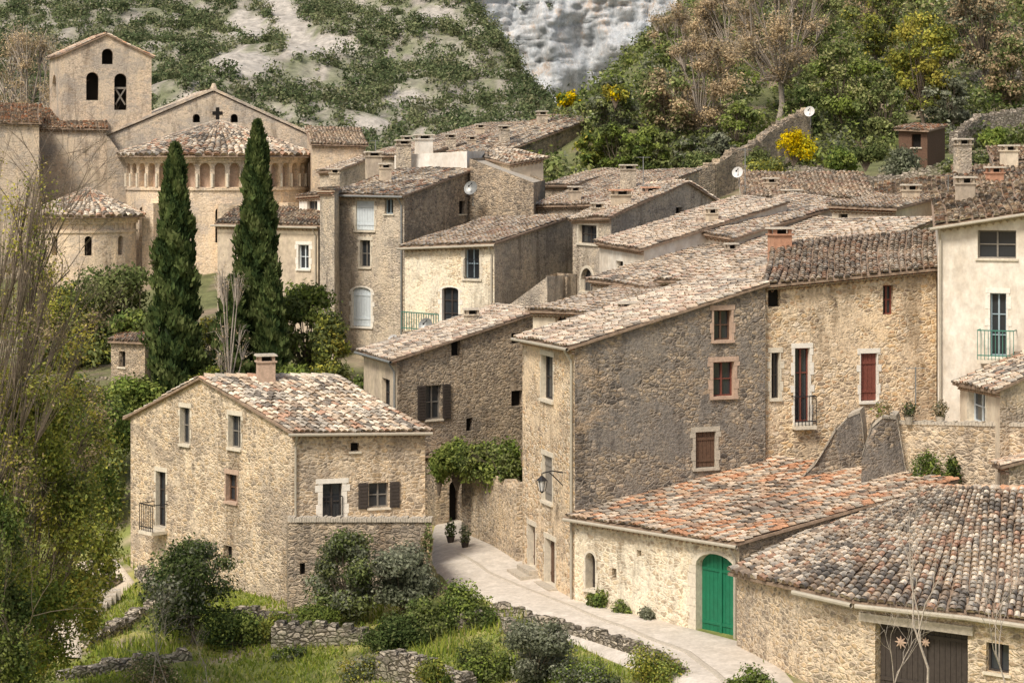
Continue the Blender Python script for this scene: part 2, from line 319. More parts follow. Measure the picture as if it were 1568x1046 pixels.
def roofquad(b,e0,e1,r0,r1,pal='mix',ove=.3,ov0=.18,ov1=.18,ovr=0.):
    e0,e1,r0,r1=[np.asarray(p,float) for p in (e0,e1,r0,r1)]
    d=nz(e1-e0); dr=nz(r1-r0) if np.linalg.norm(r1-r0)>.5 else d; s0=nz(r0-e0); s1=nz(r1-e1)
    E0=e0-s0*ove-d*ov0;E1=e1-s1*ove+d*ov1;R0=r0+s0*ovr-dr*ov0*(1 if dr is not d else 0);R1=r1+s1*ovr+dr*ov1*(1 if dr is not d else 0)
    up=np.array([0,0,1.])
    b.box8('roof_deck','channel',[E0+up*.0,E1,R1,R0,E0+up*.09,E1+up*.09,R1+up*.09,R0+up*.09])
    W=(np.linalg.norm(E1-E0)+np.linalg.norm(R1-R0))/2; H=(np.linalg.norm(R0-E0)+np.linalg.norm(R1-E1))/2
    nc=max(2,int(W/.225)); nr=max(2,int(H/.36))
    I,J=np.meshgrid(np.arange(nc),np.arange(nr),indexing='ij'); I=I.ravel().astype(float);J=J.ravel().astype(float); n=len(I)
    cj=rng.normal(0,.07,nc)[I.astype(int)]; rj=rng.uniform(-.5,.5,nc)[I.astype(int)]*.6
    vv_=J/nr; wob=.25*np.sin(vv_*5+I*.13)
    uu=np.clip((I+.5+cj+wob)/nc,0.003,.997)+rng.normal(0,.06,n)/nc; v0=(J+rj*(J>0)+rng.uniform(-.14,.14,n)-.1)/nr; v1=np.minimum((J+rj+1.2)/nr,1.0)
    def bil(u,v): u=u[:,None];v=v[:,None]; return (E0*(1-u)+E1*u)*(1-v)+(R0*(1-u)+R1*u)*v
    p0=bil(uu,v0);p1=bil(np.clip(uu+rng.normal(0,.07,n)/nc,0,1),v1)
    wv=v0[:,None]; side=(E1-E0)*(1-wv)+(R1-R0)*wv; wl=np.linalg.norm(side,axis=1)/nc; side/=np.maximum(np.linalg.norm(side,axis=1)[:,None],1e-6)
    nn=np.cross(side,p1-p0); nn/=np.linalg.norm(nn,axis=1)[:,None]; nn*=np.sign(nn[:,2:3])
    lowf=.06*(1+snoise(p0[:,0],p0[:,1]+p0[:,2],5,.5))
    V=np.zeros((n,10,3))
    for e,(pp,rr,lift) in enumerate(((p0,.45,.085),(p1,.38,.045))):
        for k in range(5):
            a=math.pi*k/4; rw=(wl*rr)[:,None]
            V[:,e*5+k]=pp+side*math.cos(a)*rw+nn*(math.sin(a)*rw*.75+lift)+up*(lowf[:,None]+rng.uniform(0,.015,n)[:,None])
    base=(np.arange(n)*10)[:,None,None]; fq=np.array([[k,k+1,k+6,k+5] for k in range(4)]+[[0,1,3,4]])[None]
    Fc=(base+fq).reshape(-1,4)
    cs,pr=PAL[pal]; cs=np.array(cs)
    patch=snoise(p0[:,0]*1.3,p0[:,1]*1.3,11,.35); idx=rng.choice(len(cs),n,p=pr)
    dark=(patch+rng.normal(0,.33,n))>.48; idx=np.where(dark,rng.integers(3,len(cs),n),idx)
    lite=(patch+rng.normal(0,.33,n))<-.6; idx=np.where(lite,rng.choice([0,0,1,4],n),idx)
    p2=snoise(p0[:,0]*1.1+9,p0[:,1]*1.1,14,.4); idx=np.where(p2+rng.normal(0,.33,n)>.95,2,idx)
    col=cs[idx]*(.82+.36*rng.random(n))[:,None]
    b.np.append(('roof_tiles',V.reshape(-1,3),Fc,'tile',np.repeat(col,10,axis=0)))
def ridge(b,p,q,r=.14,pal='mix'):
    p=np.asarray(p,float);q=np.asarray(q,float); L=np.linalg.norm(q-p); n=max(2,int(L/.4)); d=(q-p)/L; side=nz(np.cross(d,[0,0,1.])); up=np.array([0,0,1.])
    V=[];Fc=[];C=[]; cs,pr=PAL[pal]
    for i in range(n):
        a=p+d*L*i/n;c=p+d*L*(i+1.15)/n; col=np.array(cs[rng.choice(len(cs),p=pr)])*rng.uniform(.85,1.15); o=len(V)
        for pp,rr,l in ((a,r,.12),(c,r*.85,.09)):
            for k in range(5):
                t=math.pi*k/4; V.append(pp+side*math.cos(t)*rr+up*(math.sin(t)*rr+l)); C.append(col)
        Fc+=[(o+k,o+k+1,o+k+6,o+k+5) for k in range(4)]
    b.np.append(('ridge_tiles',np.array(V),np.array(Fc),'tile',np.array(C)))
def chimney(b,u,vt,vb,w,d,mat='plaster_tan',cap='slab',rot=.3,asp=.8):
    W=w*d/F; c=pl(u,d); z1,z0=Zv(vt,d),Zv(vb,d)-.7; h=z1-z0
    b.box('chimney',mat,(c[0],c[1],(z0+z1-.32)/2),(W,W*asp,h-.32),rot)
    zt=z1-.32
    b.box('chimney_cap',mat,(c[0],c[1],zt+.03),(W*1.18,W*asp*1.2,.06),rot)
    cr,sr=math.cos(rot),math.sin(rot)
    for a in (-1,1):
        for e in (-1,1):
            x=a*W*.4;y=e*W*asp*.4; b.box('chimney_cap',mat,(c[0]+x*cr-y*sr,c[1]+x*sr+y*cr,zt+.15),(W*.16,W*.16,.18),rot)
    b.box('chimney_flue','dark',(c[0],c[1],zt+.14),(W*.5,W*asp*.5,.15),rot)
    b.box('chimney_cap','mortar' if cap=='slab' else 'terracotta',(c[0],c[1],zt+.28),(W*1.25,W*asp*1.3,.07),rot,.92)
def genoise(b,f,z0,z1,mat='plaster_cream'):
    n=max(3,int(f.L/.24)); 
    for row,(dz,pr) in enumerate(((.24,.1),(.11,.2))):
        V=[];Fc=[]
        for i in range(n):
            sc_=f.L*(i+.5)/n; z=z0+(z1-z0)*(i+.5)/n-dz; w=f.L/n*.46; o=len(V)
            for nn_ in (.004,pr):
                for k in range(5): t=math.pi*k/4; V.append(f.pt(sc_+math.cos(t)*w,z+math.sin(t)*.09,nn_))
            Fc+=[(o+k,o+k+1,o+k+6,o+k+5) for k in range(4)]
        b.add('eave_corbel','terracotta' if row else 'trim_brick',V,Fc)
        za,zb_=z0-dz+.1,z1-dz+.1
        b.box8('eave_corbel',mat,[f.pt(0,za,.0035),f.pt(f.L,zb_,.0035),f.pt(f.L,zb_+.03,.0035),f.pt(0,za+.03,.0035),f.pt(0,za,pr+.02),f.pt(f.L,zb_,pr+.02),f.pt(f.L,zb_+.03,pr+.02),f.pt(0,za+.03,pr+.02)])
# ---------------------------------------------------------------- terrain
CP=[]
for u,v,d in [(100,1046,72),(400,1046,72),(300,965,79),(700,1060,69),(560,960,76),(150,900,88),(60,862,94),(447,935,81),(300,905,85),(200,868,90),(600,930,79),(850,1090,66),(700,990,73),(1000,1120,62)]:
    p=P(u,v,d); CP.append((p[0],p[1],p[2]-Z0))
for u,v in [(1210,1110),(1160,1080),(1110,1046),(1060,1040),(1040,992),(1100,990),(950,965),(1000,960),(850,935),(770,915),(780,895),(700,870),(700,840),(690,800),(850,905),(1060,1010),(690,780)]:
    d=15.25*3400/(v-250); p=P(u,v,d); CP.append((p[0],p[1],-15.25))
CP+=[(3,100,-14.6),(-10,100,-14.),(-20,104,-11.3),(-13,104,-11.),(-16,98,-13.5),(-35,110,-12.5),(-30,130,-11),(-20,140,-9),(-40,150,-8),(-60,130,-12),(-60,90,-17),(-60,60,-18),(-10,112,-11),(-5,107,-12.2),(0,120,-9),(-5,150,-5),(10,100,-9),(10,92,-12),(16,80,-13.5),(9,83,-14),(20,90,-10),(25,97,-8),(20,112,-4),(10,125,-4),(30,122,-.5),(5,150,-1.),(30,150,1),(-20,170,-4),(-60,170,-6),(60,90,-6),(60,130,4),(45,60,-15),(14,66,-15.3),(20,60,-15.3),(10,50,-15.5),(-10,50,-17),(-40,50,-18),(60,40,-15.5),(-20,220,-2),(-80,240,-3),(20,190,3),(-150,100,-14),(150,100,0),(0,30,-17),(6,76,-15.3),(12,72,-15.3),(22,72,-14.5)]
CP=np.array(CP); CP[:,2]+=Z0
_A=np.linalg.norm(CP[:,None,:2]-CP[None,:,:2],axis=2); _n=len(CP)
_M=np.zeros((_n+1,_n+1)); _M[:_n,:_n]=-_A; _M[:_n,_n]=1;_M[_n,:_n]=1; _M[:_n,:_n]-=np.eye(_n)*.02
_w=np.linalg.solve(_M,np.append(CP[:,2],0))
def ground(x,y):
    x=np.asarray(x,float);y=np.asarray(y,float); sh=x.shape; x=x.ravel();y=y.ravel(); z=np.zeros(len(x))+_w[-1]
    for i in range(_n): z-=_w[i]*np.hypot(x-CP[i,0],y-CP[i,1])
    z=np.minimum(z,Z0+4)
    nl=snoise(x,y,3,.05)*2.5+snoise(x,y,4,.16)*1.2
    zL=Z0+np.minimum(-2+.25*(y-230)+nl,9.4-(x-2.6)*1.5+nl*.5); zL=np.minimum(zL,Z0+70)
    zR=Z0+np.minimum(.9+.28*(y-150),-1.5+(x-(y-150)*.045)*1.1)+nl*.35; zR=np.minimum(zR,Z0+45)
    z=np.where(y>200,np.maximum(z,zL),z); z=np.where(y>140,np.maximum(z,zR),z)
    return z.reshape(sh)
def gz(x,y): return float(ground(np.array([x]),np.array([y]))[0])
SCREE=((440,30,26,55,.5),(380,40,32,24,.3),(370,100,52,20,0),(490,70,60,16,.25),(670,25,34,14,.3),(560,190,40,10,0),(620,150,30,12,0))
def terrain():
    ys=np.concatenate([np.linspace(-60,38,20),40*np.exp(np.linspace(0,math.log(800/40),400))]); t=np.linspace(-1,1,320); xs=np.sinh(t*3.2)/math.sinh(3.2)*420
    X,Y=np.meshgrid(xs,ys); Z=ground(X,Y); ny,nx=X.shape
    Z+=snoise(X,Y,8,1.1)*.05*(Y<140)*((X<-1)|(Y>84))
    Z+=np.abs(snoise(X,Y,9,.5))*.35*((Y>225)&(X<25))
    V=np.stack([X,Y,Z],-1).reshape(-1,3); i=np.arange(ny-1)[:,None]*nx+np.arange(nx-1)[None]; i=i.ravel()
    Fc=np.stack([i,i+1,i+nx+1,i+nx],-1)
    x,y=V[:,0],V[:,1]; n=snoise(x,y,21,.25)[:,None]; n2=snoise(x,y,22,.7)[:,None]; n3=snoise(x,y,23,1.4)[:,None]
    grass=np.array([.20,.22,.065]);yel=np.array([.33,.31,.11]);dirt=np.array([.36,.30,.20]);rock=np.array([.34,.31,.265]);brush=np.array([.15,.15,.07])
    g=np.where(n>.15,yel,grass); g=np.where(n2>.45,dirt,g)
    g=np.where((y>96)[:,None],np.where(n2>.2,dirt*.7,brush),g)
    hr=np.where(n>.1,np.array([.24,.19,.13]),np.array([.14,.15,.065])); g=np.where((y>135)[:,None],hr,g)
    hill=rock*(1+.12*n)+(np.array([.19,.20,.12])-rock)*np.clip(.55+n2*.9+n3*.8,0,1)
    g=np.where(((y>225)&(V[:,2]>Z0-3))[:,None],hill,g)
    uu=784+3400*x/np.maximum(y,1); vv=VH-(V[:,2]-Z0)*3400/np.maximum(y,1); sm=np.zeros(len(x),bool)
    for cu,cv,ru,rv,sl in SCREE: sm|=((((uu-cu-sl*(vv-cv))/ru)**2+((vv-cv)/rv)**2)<1)&(y>225)
    g=np.where(sm[:,None],np.array([.42,.39,.34])*(1+.1*n3),g)
    np_mesh('ground',V,Fc,'soil',np.clip(g,.01,1),smooth=True)
terrain()
def cliff():
    nx,nz_=280,170; X,Zz=np.meshgrid(np.linspace(-110,130,nx),np.linspace(-10,95,nz_))
    Y=620+snoise(X,Zz*.6,31,.07)*9+snoise(X,Zz*.9,32,.25)*2.6+np.abs(snoise(X*.6,Zz*1.5,33,.45))*2.2+(Zz)*.12; V=np.stack([X,Y,Zz+Z0],-1).reshape(-1,3)
    i=(np.arange(nz_-1)[:,None]*nx+np.arange(nx-1)[None]).ravel(); np_mesh('cliff',V,np.stack([i,i+1,i+nx+1,i+nx],-1),'cliffrock_haze')
    return V
CV=cliff()
def strip(name,pairs,mat,lift=.07,sub=14):
    V=[];Fc=[]; Lp=[];Rp=[]
    for i in range(len(pairs)-1):
        for k in range(sub+(i==len(pairs)-2)):
            t=k/sub; Lp.append(pairs[i][0]*(1-t)+pairs[i+1][0]*t); Rp.append(pairs[i][1]*(1-t)+pairs[i+1][1]*t)
    m=8
    for l,r in zip(Lp,Rp):
        q=[l*(1-j/m)+r*j/m for j in range(m+1)]
        for j,p in enumerate(q): V.append((p[0],p[1],gz(p[0],p[1])+lift-(.25 if j in(0,m) else 0)))
    for i in range(len(Lp)-1):
        for j in range(m): a=i*(m+1)+j; Fc.append((a,a+1,a+m+2,a+m+1))
    np_mesh(name,V,Fc,mat)
def rp(u,v,z=15.22): return pl(u,z*3400/(v-250))
strip('road',[(rp(1180,1180),rp(1330,1160)),(rp(1040,1046),rp(1230,1046)),(rp(925,1000),rp(1190,990)),(rp(825,957),rp(1060,958)),(rp(745,922),rp(950,920)),(rp(675,890),rp(860,884)),(rp(650,860),rp(800,855)),(rp(650,825),rp(750,825)),(rp(664,795),rp(722,795)),(rp(664,770),rp(710,770))],'road',.09)
strip('drain_channel',[(rp(1120,1060),rp(1134,1060)),(rp(1045,1000),rp(1058,1000)),(rp(930,955),rp(941,955)),(rp(835,918),rp(844,918)),(rp(745,880),rp(752,880)),(rp(700,850),rp(706,850))],'mortar',.115)
strip('dirt_path',[(pl(70,76),pl(130,75.5)),(pl(60,80),pl(130,80)),(pl(100,85),pl(175,84)),(pl(150,89),pl(210,88)),(pl(110,92),pl(180,92))],'path',.09)
# ---------------------------------------------------------------- houses
def house(name,K,L,R,vK,vL,vR,typ,mat,opsL=(),opsR=(),apex=None,matR=None,pal='mix',chim=(),ove=.3,ov=.18,zb=None,gut=None,extra=None,gen=True):
    b=B(name); k,l,r=pl(*K),pl(*L),pl(*R); q=l+r-k
    zK,zL,zR=Zv(vK,K[1]),Zv(vL,L[1]),Zv(vR,R[1]); zB=zL+zR-zK
    if zb is None: zb=min(gz(*p) for p in (k,l,r,q))-1.
    matR=matR or mat; t3=lambda p,z: np.array([p[0],p[1],z])
    fL,fR=Fac(k,l),Fac(k,r); pL=[(0,zb),(fL.L,zb),(fL.L,zL),(0,zK)]; pR=[(0,zb),(fR.L,zb),(fR.L,zR),(0,zK)]
    bl=[t3(l,zb),t3(q,zb),t3(q,zB),t3(l,zL)]; br=[t3(r,zb),t3(q,zb),t3(q,zB),t3(r,zR)]
    if typ=='gL':
        s=fL.su(apex[0]); za=fL.zv(s,apex[1]); pL=[(0,zb),(fL.L,zb),(fL.L,zL),(s,za),(0,zK)]; p=k+fL.t*s; q2=p+(r-k); zq=za+zR-zK
        br=[t3(r,zb),t3(q,zb),t3(q,zB),t3(q2,zq),t3(r,zR)]
        roofquad(b,t3(k,zK),t3(r,zR),t3(p,za),t3(q2,zq),pal,ove,ov,ov); roofquad(b,t3(l,zL),t3(q,zB),t3(p,za),t3(q2,zq),pal,ove,ov,ov)
        ridge(b,t3(p,za),t3(q2,zq),pal=pal)
    elif typ=='gR':
        s=fR.su(apex[0]); za=fR.zv(s,apex[1]); pR=[(0,zb),(fR.L,zb),(fR.L,zR),(s,za),(0,zK)]; p=k+fR.t*s; q2=p+(l-k); zq=za+zL-zK
        bl=[t3(l,zb),t3(q,zb),t3(q,zB),t3(q2,zq),t3(l,zL)]
        roofquad(b,t3(k,zK),t3(l,zL),t3(p,za),t3(q2,zq),pal,ove,ov,ov); roofquad(b,t3(r,zR),t3(q,zB),t3(p,za),t3(q2,zq),pal,ove,ov,ov)
        ridge(b,t3(p,za),t3(q2,zq),pal=pal)
    elif typ=='mR': roofquad(b,t3(k,zK),t3(l,zL),t3(r,zR),t3(q,zB),pal,ove,ov,ov,.1)
    elif typ=='mL': roofquad(b,t3(k,zK),t3(r,zR),t3(l,zL),t3(q,zB),pal,ove,ov,ov,.1)
    elif typ=='flat': b.add('roof_terrace','mortar',[t3(k,zK-.15),t3(r,zR-.15),t3(q,zB-.15),t3(l,zL-.15)],[(0,1,2,3)])
    wall(b,fL,pL,list(opsL),mat); wall(b,fR,pR,list(opsR),matR)
    b.add('walls',mat,bl,[tuple(range(len(bl)))]); b.add('walls',matR,br,[tuple(range(len(br)))])
    if gen and typ!='flat' and ove>.1:
        if typ in('mR','gR'): genoise(b,fL,zK,zL)
        else: genoise(b,fR,zK,zR)
    if gut:
        (e0,e1,f)=((k,l,fL) if typ in('mR','gR') else (k,r,fR)); z0_,z1_=(zK,zL) if typ in('mR','gR') else (zK,zR)
        n3=np.array([f.n[0],f.n[1],0])*(ove+.05); d=nz(t3(e1,z1_)-t3(e0,z0_))*.2
        b.tube('gutter',gut,[t3(e0,z0_-.06)+n3-d,t3(e1,z1_-.06)+n3+d],.06,8)
        c=t3(e0,z0_-.1)+d*.6; b.tube('downpipe',gut,[c+n3,c+n3*.25+[0,0,-.4],np.array([c[0]+n3[0]*.25,c[1]+n3[1]*.25,zb])],.045,8)
    for c in chim: chimney(b,*c)
    if extra: extra(b,fL,fR)
    return b.finish()
# --- left house
house('stone_house',(447,82),(200,90),(651,83.5),662,640,660,'gL','st_warm',
 opsL=[(276,624,291,680,'win',{'m':'wood_grey','sur':'trim','sw':.05}),(350,636,369,686,'win',{'m':'wood_grey','sur':'trim','sw':.05}),(239,722,254,806,'win',{'m':'wood_dark','rail':'iron','proj':.7,'sur':'trim','sw':.05}),(346,726,363,768,'win',{'m':'wood_brown','sur':'trim_brick','sw':.05}),(342,835,355,856,'hole')],
 opsR=[(537,678,550,691,'hole'),(494,740,524,797,'win',{'m':'wood_dark','sur':'trim_white','sw':.2,'rail':'iron','proj':.06,'ext':0,'rh':.9}),(565,739,595,777,'openshut',{'sm':'wood_dark','m':'wood_grey'})],
 apex=(312,581),pal='mix',chim=[(407,542,585,26,86.4,'trim_brick','slab')],gut='gutter')
def annex(b,fL,fR):
    for i in range(60):
        s=fR.L*i/60; b.fbox('coping','mortar',fR,s,s+fR.L/60-.01,fR.zv(s,798)-.02,fR.zv(s,798)+.1+rng.uniform(0,.08),-.3,.05+rng.uniform(0,.04))
house('retaining_terrace',(441,80.2),(437,84),(662,79.6),800,797,796,'flat','st_brown',opsR=[(459,862,467,880,'hole',{'nosill':1})],extra=annex)
# --- middle house
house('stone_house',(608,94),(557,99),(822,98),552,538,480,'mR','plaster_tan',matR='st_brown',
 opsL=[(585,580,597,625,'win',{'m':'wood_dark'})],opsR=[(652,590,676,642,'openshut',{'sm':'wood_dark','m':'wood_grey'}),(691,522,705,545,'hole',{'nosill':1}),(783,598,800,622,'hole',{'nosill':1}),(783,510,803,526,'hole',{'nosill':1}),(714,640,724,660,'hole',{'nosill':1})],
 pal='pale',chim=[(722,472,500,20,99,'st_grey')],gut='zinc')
house('gatehouse',(668,93.5),(651,95),(735,94.5),700,700,690,'mL','st_brown',opsR=[(688,735,706,800,'hole',{'arch':1,'rd':.5})],pal='brown')
# --- corner house with dark wall
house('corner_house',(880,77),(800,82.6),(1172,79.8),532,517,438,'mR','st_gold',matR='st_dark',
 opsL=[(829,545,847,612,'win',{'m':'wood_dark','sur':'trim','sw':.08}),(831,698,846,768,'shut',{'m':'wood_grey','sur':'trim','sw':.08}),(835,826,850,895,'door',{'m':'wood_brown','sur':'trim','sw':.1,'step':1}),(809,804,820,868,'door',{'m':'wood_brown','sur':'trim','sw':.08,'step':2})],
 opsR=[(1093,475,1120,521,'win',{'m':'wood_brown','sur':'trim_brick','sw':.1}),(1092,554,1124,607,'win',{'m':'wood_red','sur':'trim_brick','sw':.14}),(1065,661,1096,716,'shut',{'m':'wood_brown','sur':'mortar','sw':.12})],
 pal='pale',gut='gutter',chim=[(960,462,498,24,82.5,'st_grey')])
house('village_house',(1172.5,80.05),(1190,88),(1434,82),438,377,412,'mL','st_gold',
 opsR=[(1176,440,1195,470,'hole',{'nosill':1}),(1352,437,1368,482,'win',{'m':'wood_red','nosill':1}),(1181,540,1194,610,'win',{'m':'wood_dark','sur':'trim','sw':.08}),(1217,533,1240,646,'win',{'m':'wood_red','sur':'trim_white','sw':.08,'rail':'iron','proj':.3}),(1318,541,1343,614,'shut',{'m':'wood_red','sur':'trim_white','sw':.08})],
 pal='brown',ove=.4,chim=[(1194,348,395,30,87,'terracotta')])
# --- green door house
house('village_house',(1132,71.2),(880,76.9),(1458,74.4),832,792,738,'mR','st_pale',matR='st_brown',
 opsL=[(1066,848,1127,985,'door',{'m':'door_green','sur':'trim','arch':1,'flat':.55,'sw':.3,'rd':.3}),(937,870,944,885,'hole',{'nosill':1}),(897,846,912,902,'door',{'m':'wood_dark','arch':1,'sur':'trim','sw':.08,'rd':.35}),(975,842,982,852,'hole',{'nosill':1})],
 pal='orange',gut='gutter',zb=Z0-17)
# --- barn front right (curved front wall)
def barn():
    b=B('stone_barn'); pts=[(1128,69.8,876),(1175,67.4,888),(1230,65.2,900),(1320,63.2,920),(1490,61.2,938),(1680,59.,965)]
    rdg=[(1372,75.5,752),(1385,75.2,750),(1405,74.6,749),(1440,73.4,749),(1510,71.5,752),(1700,68,758)]
    zb=Z0-17
    for i in range(5):
        f=Fac(pl(*pts[i][:2]),pl(*pts[i+1][:2])); poly=[(0,zb),(f.L,zb),(f.L,Zv(pts[i+1][2],pts[i+1][1])),(0,Zv(pts[i][2],pts[i][1]))]
        ops=[]
        if i==3: ops=[(1340,952,1482,1075,'door',{'m':'wood_dark','rd':.35})]
        if i==4: ops=[(1510,985,1545,1030,'win',{'m':'wood_dark'})]
        wall(b,f,poly,ops,'st_warm')
        if i==3:
            s0,s1=f.su(1318),f.su(1492); b.fbox('beam','mortar',f,s0,s1,f.zv(s0,948)-.02,f.zv(s0,948)+.22,.003,.12)
            for u,w_ in ((1374,.3),(1412,.22)):
                s=f.su(u); z=f.zv(s,985)
                for a_ in range(8):
                    t=a_*math.pi/4; b.tube('door_ornament','trim_brick',[f.pt(s,z,-.22),f.pt(s+math.cos(t)*w_*.6,z+math.sin(t)*w_*.6,-.22)],[.05,.012],5)
        e0,e1=P(pts[i][0],pts[i][2],pts[i][1]),P(pts[i+1][0],pts[i+1][2],pts[i+1][1]); r0,r1=P(rdg[i][0],rdg[i][2],rdg[i][1]),P(rdg[i+1][0],rdg[i+1][2],rdg[i+1][1])
        roofquad(b,e0,e1,r0,r1,'mix',.35,0.02 if i else .15,0.02)
        if i>=2: 
            o=np.array([f.n[0],f.n[1],0])*.42-np.array([0,0,.08]); b.tube('gutter','gutter',[e0+o,e1+o],.075,8)
    ridge(b,P(1372,752,75.5),P(1700,758,68),.17,'orange')
    p=pl(1372,75.5);q=pl(1128,69.8); b.add('walls','st_brown',[(q[0],q[1],zb),(p[0],p[1],zb),(p[0],p[1],Zv(752,75.5)),(q[0],q[1],Zv(876,69.8))],[(0,1,2,3)])
    p2=pl(1700,68); b.add('walls','st_brown',[(p2[0],p2[1],zb),(p[0],p[1],zb),(p[0],p[1],Zv(752,75.5)),(p2[0],p2[1],Zv(758,68))],[(0,1,2,3)])
    b.finish()
barn()
# --- right white houses
house('white_house',(1436,81),(1432,90),(1610,79.5),347,303,320,'mL','plaster_white',
 opsR=[(1497,353,1556,396,'win',{'m':'wood_grey'}),(1516,449,1541,545,'win',{'m':'shut_blue','sur':'trim_white','sw':.1,'rail':'rail_green','proj':.6,'ext':.35})],pal='mix',ove=.4,gut='gutter',chim=[(1478,270,345,24,86,'plaster_tan')])
house('small_house',(1531,74.3),(1470,78.5),(1640,76),598,586,548,'mR','plaster_cream',matR='st_warm',opsL=[(1484,598,1509,648,'win',{'m':'shut_pale','sur':'trim'})],pal='mix')
house('small_house',(1545,72.3),(1532,74.),(1640,73),715,712,690,'mR','st_warm',pal='orange')
def terr(b,fL,fR):
    for i in range(50):
        s=fR.L*i/50; z=fR.zv(s,648+2*(i/50)*3); b.fbox('coping','mortar',fR,s,s+fR.L/50-.01,z-.02,z+.06+rng.uniform(0,.06),-.3,.04)
house('terrace',(1375,76.5),(1330,79.5),(1640,73.5),650,648,655,'flat','st_warm',matR='st_warm',zb=Z0-14,extra=terr)
def wedge(name,pts,th,mat):
    b=B(name); a=[np.array(P(*p)) for p in pts]; f=np.array([.25,.97,0])*th
    n=len(a); b.add('masonry',mat,a,[tuple(range(n))]); b.add('masonry',mat,[x+f for x in a],[tuple(range(n))])
    for i in range(n): j=(i+1)%n; b.add('masonry',mat,[a[i],a[j],a[j]+f,a[i]+f],[(0,1,2,3)])
    for i in range(1,n-1):
        p,q=a[i],a[i+1]
        if abs(q[0]-p[0])<.2: continue
        m=max(1,int(np.linalg.norm(q-p)/.32)); up=np.array([0,0,1.])
        for k in range(m):
            s_=p+(q-p)*(k+.04)/m; e_=p+(q-p)*(k+.96)/m; h=rng.uniform(.05,.2); g0=-f*rng.uniform(.0,.08)
            b.box8('coping_stones','mortar',[s_+g0,e_+g0,e_+f*1.04,s_+f*1.04,s_+g0+up*h,e_+g0+up*h,e_+f*1.04+up*h,s_+f*1.04+up*h])
    b.finish()
wedge('buttress',[(1218,748,76.8),(1222,738,76.8),(1248,712,77),(1262,690,77.),(1280,660,77.2),(1298,640,77.3),(1318,632,77.5),(1330,748,77.5)],1.3,'st_dark')
wedge('buttress',[(1318,750,75.3),(1320,700,75.3),(1335,655,75.6),(1352,640,75.6),(1373,642,76),(1392,750,76)],1.2,'st_dark')
# --- centre back tall houses
house('tall_house',(619,117),(510,119.5),(722,124),300,298,262,'mR','st_grey',matR='st_brown',
 opsL=[(545,308,573,353,'shut',{'m':'shut_pale','sur':'trim','sw':.1}),(589,304,602,328,'win',{'m':'shut_blue'}),(551,368,567,409,'win',{'m':'wood_grey','sur':'trim','sw':.1}),(540,440,568,500,'shut',{'m':'shut_pale','sur':'trim_white','arch':1,'flat':.4})],
 opsR=[(703,308,713,328,'hole')],pal='mix',gut='zinc',ove=.4,chim=[(618,214,265,20,128,'st_grey'),(572,232,262,22,126,'plaster_tan'),(590,250,282,16,122,'plaster_tan')])
house('stair_tower',(512,116.5),(490,118.5),(520,119),294,294,292,'mR','st_grey',pal='brown')
house('stone_house',(817,121),(719,123.5),(835,130),280,243,276,'flat','st_brown',opsL=[(705,310,713,325,'hole')])
house('village_house',(757,108),(619.5,110.5),(878,116),374,379,332,'mR','st_pale',matR='st_grey',
 opsL=[(712,381,734,427,'win',{'m':'shut_blue','rail':'iron','proj':.1,'ext':0,'sur':'trim'}),(677,440,702,500,'win',{'m':'wood_dark','sur':'trim_white','arch':1,'flat':.3})],pal='pale',gut='gutter')
house('terrace_house',(672,106),(616,108),(700,109),508,508,505,'flat','plaster_tan')
house('village_house',(487,121.5),(333,125),(512,130),347,344,322,'mR','plaster_tan',opsL=[(457,375,473,412,'win',{'m':'shut_pale','sur':'trim_white'})],pal='mix',gut='gutter')
house('village_house',(498,128),(458,130),(560,133),300,303,290,'mR','plaster_bright',opsL=[(470,308,486,334,'win',{'m':'wood_grey'})],pal='mix',chim=[(512,258,292,14,130,'st_grey')])
house('stone_shed',(838,101),(765,104),(882,104),424,478,420,'flat','st_grey')
house('stone_house',(868,102.5),(836,105),(884,105),424,422,420,'flat','st_brown',zb=Z0-9)
house('village_house',(936,107),(877,111),(1102,115),334,336,312,'gR','st_grey',matR='st_grey',apex=(1052,281),
 opsL=[(886,345,914,373,'win',{'m':'wood_dark','sur':'trim'}),(890,411,908,447,'win',{'m':'wood_grey','sur':'trim','arch':1})],opsR=[(1035,318,1045,332,'hole',{'nosill':1})],pal='pale',chim=[(951,290,335,26,110,'plaster_tan','t'),(996,286,312,22,112,'trim_brick','t'),(915,310,345,16,110,'st_grey')])
house('village_house',(940,119),(816,123),(1070,129),314,317,262,'mR','st_grey',pal='pale',chim=[(962,252,285,20,124,'st_grey'),(880,285,312,16,122,'plaster_tan')])
house('white_gable_house',(986,100),(918,105),(1205,106),383,372,312,'mR','plaster_white',matR='plaster_bright',opsL=[(943,400,954,418,'hole')],opsR=[(1130,348,1138,358,'hole',{'nosill':1})],pal='pale',chim=[(1090,318,345,16,104,'plaster_tan')])
house('village_house',(905,90),(816,93),(1095,95),480,477,430,'mR','plaster_cream',opsL=[(850,485,890,496,'win')],pal='pale')
house('village_house',(1000,94.5),(907,98),(1300,104),441,430,341,'mR','plaster_cream',pal='pale',chim=[(1120,372,402,16,99,'plaster_tan')])
house('village_house',(1170,86.5),(1012,92),(1436,92),433,430,338,'mR','st_grey',pal='pale')
house('village_house',(1125,101),(1040,104),(1300,108),366,352,312,'mR','plaster_white',pal='pale')
house('cream_house',(1372,96),(1274,99),(1440,101),322,318,304,'mR','plaster_cream',opsL=[(1284,328,1298,363,'win',{'m':'wood_dark'}),(1330,340,1340,352,'hole')],pal='pale',chim=[(1395,282,308,22,100,'plaster_tan')])
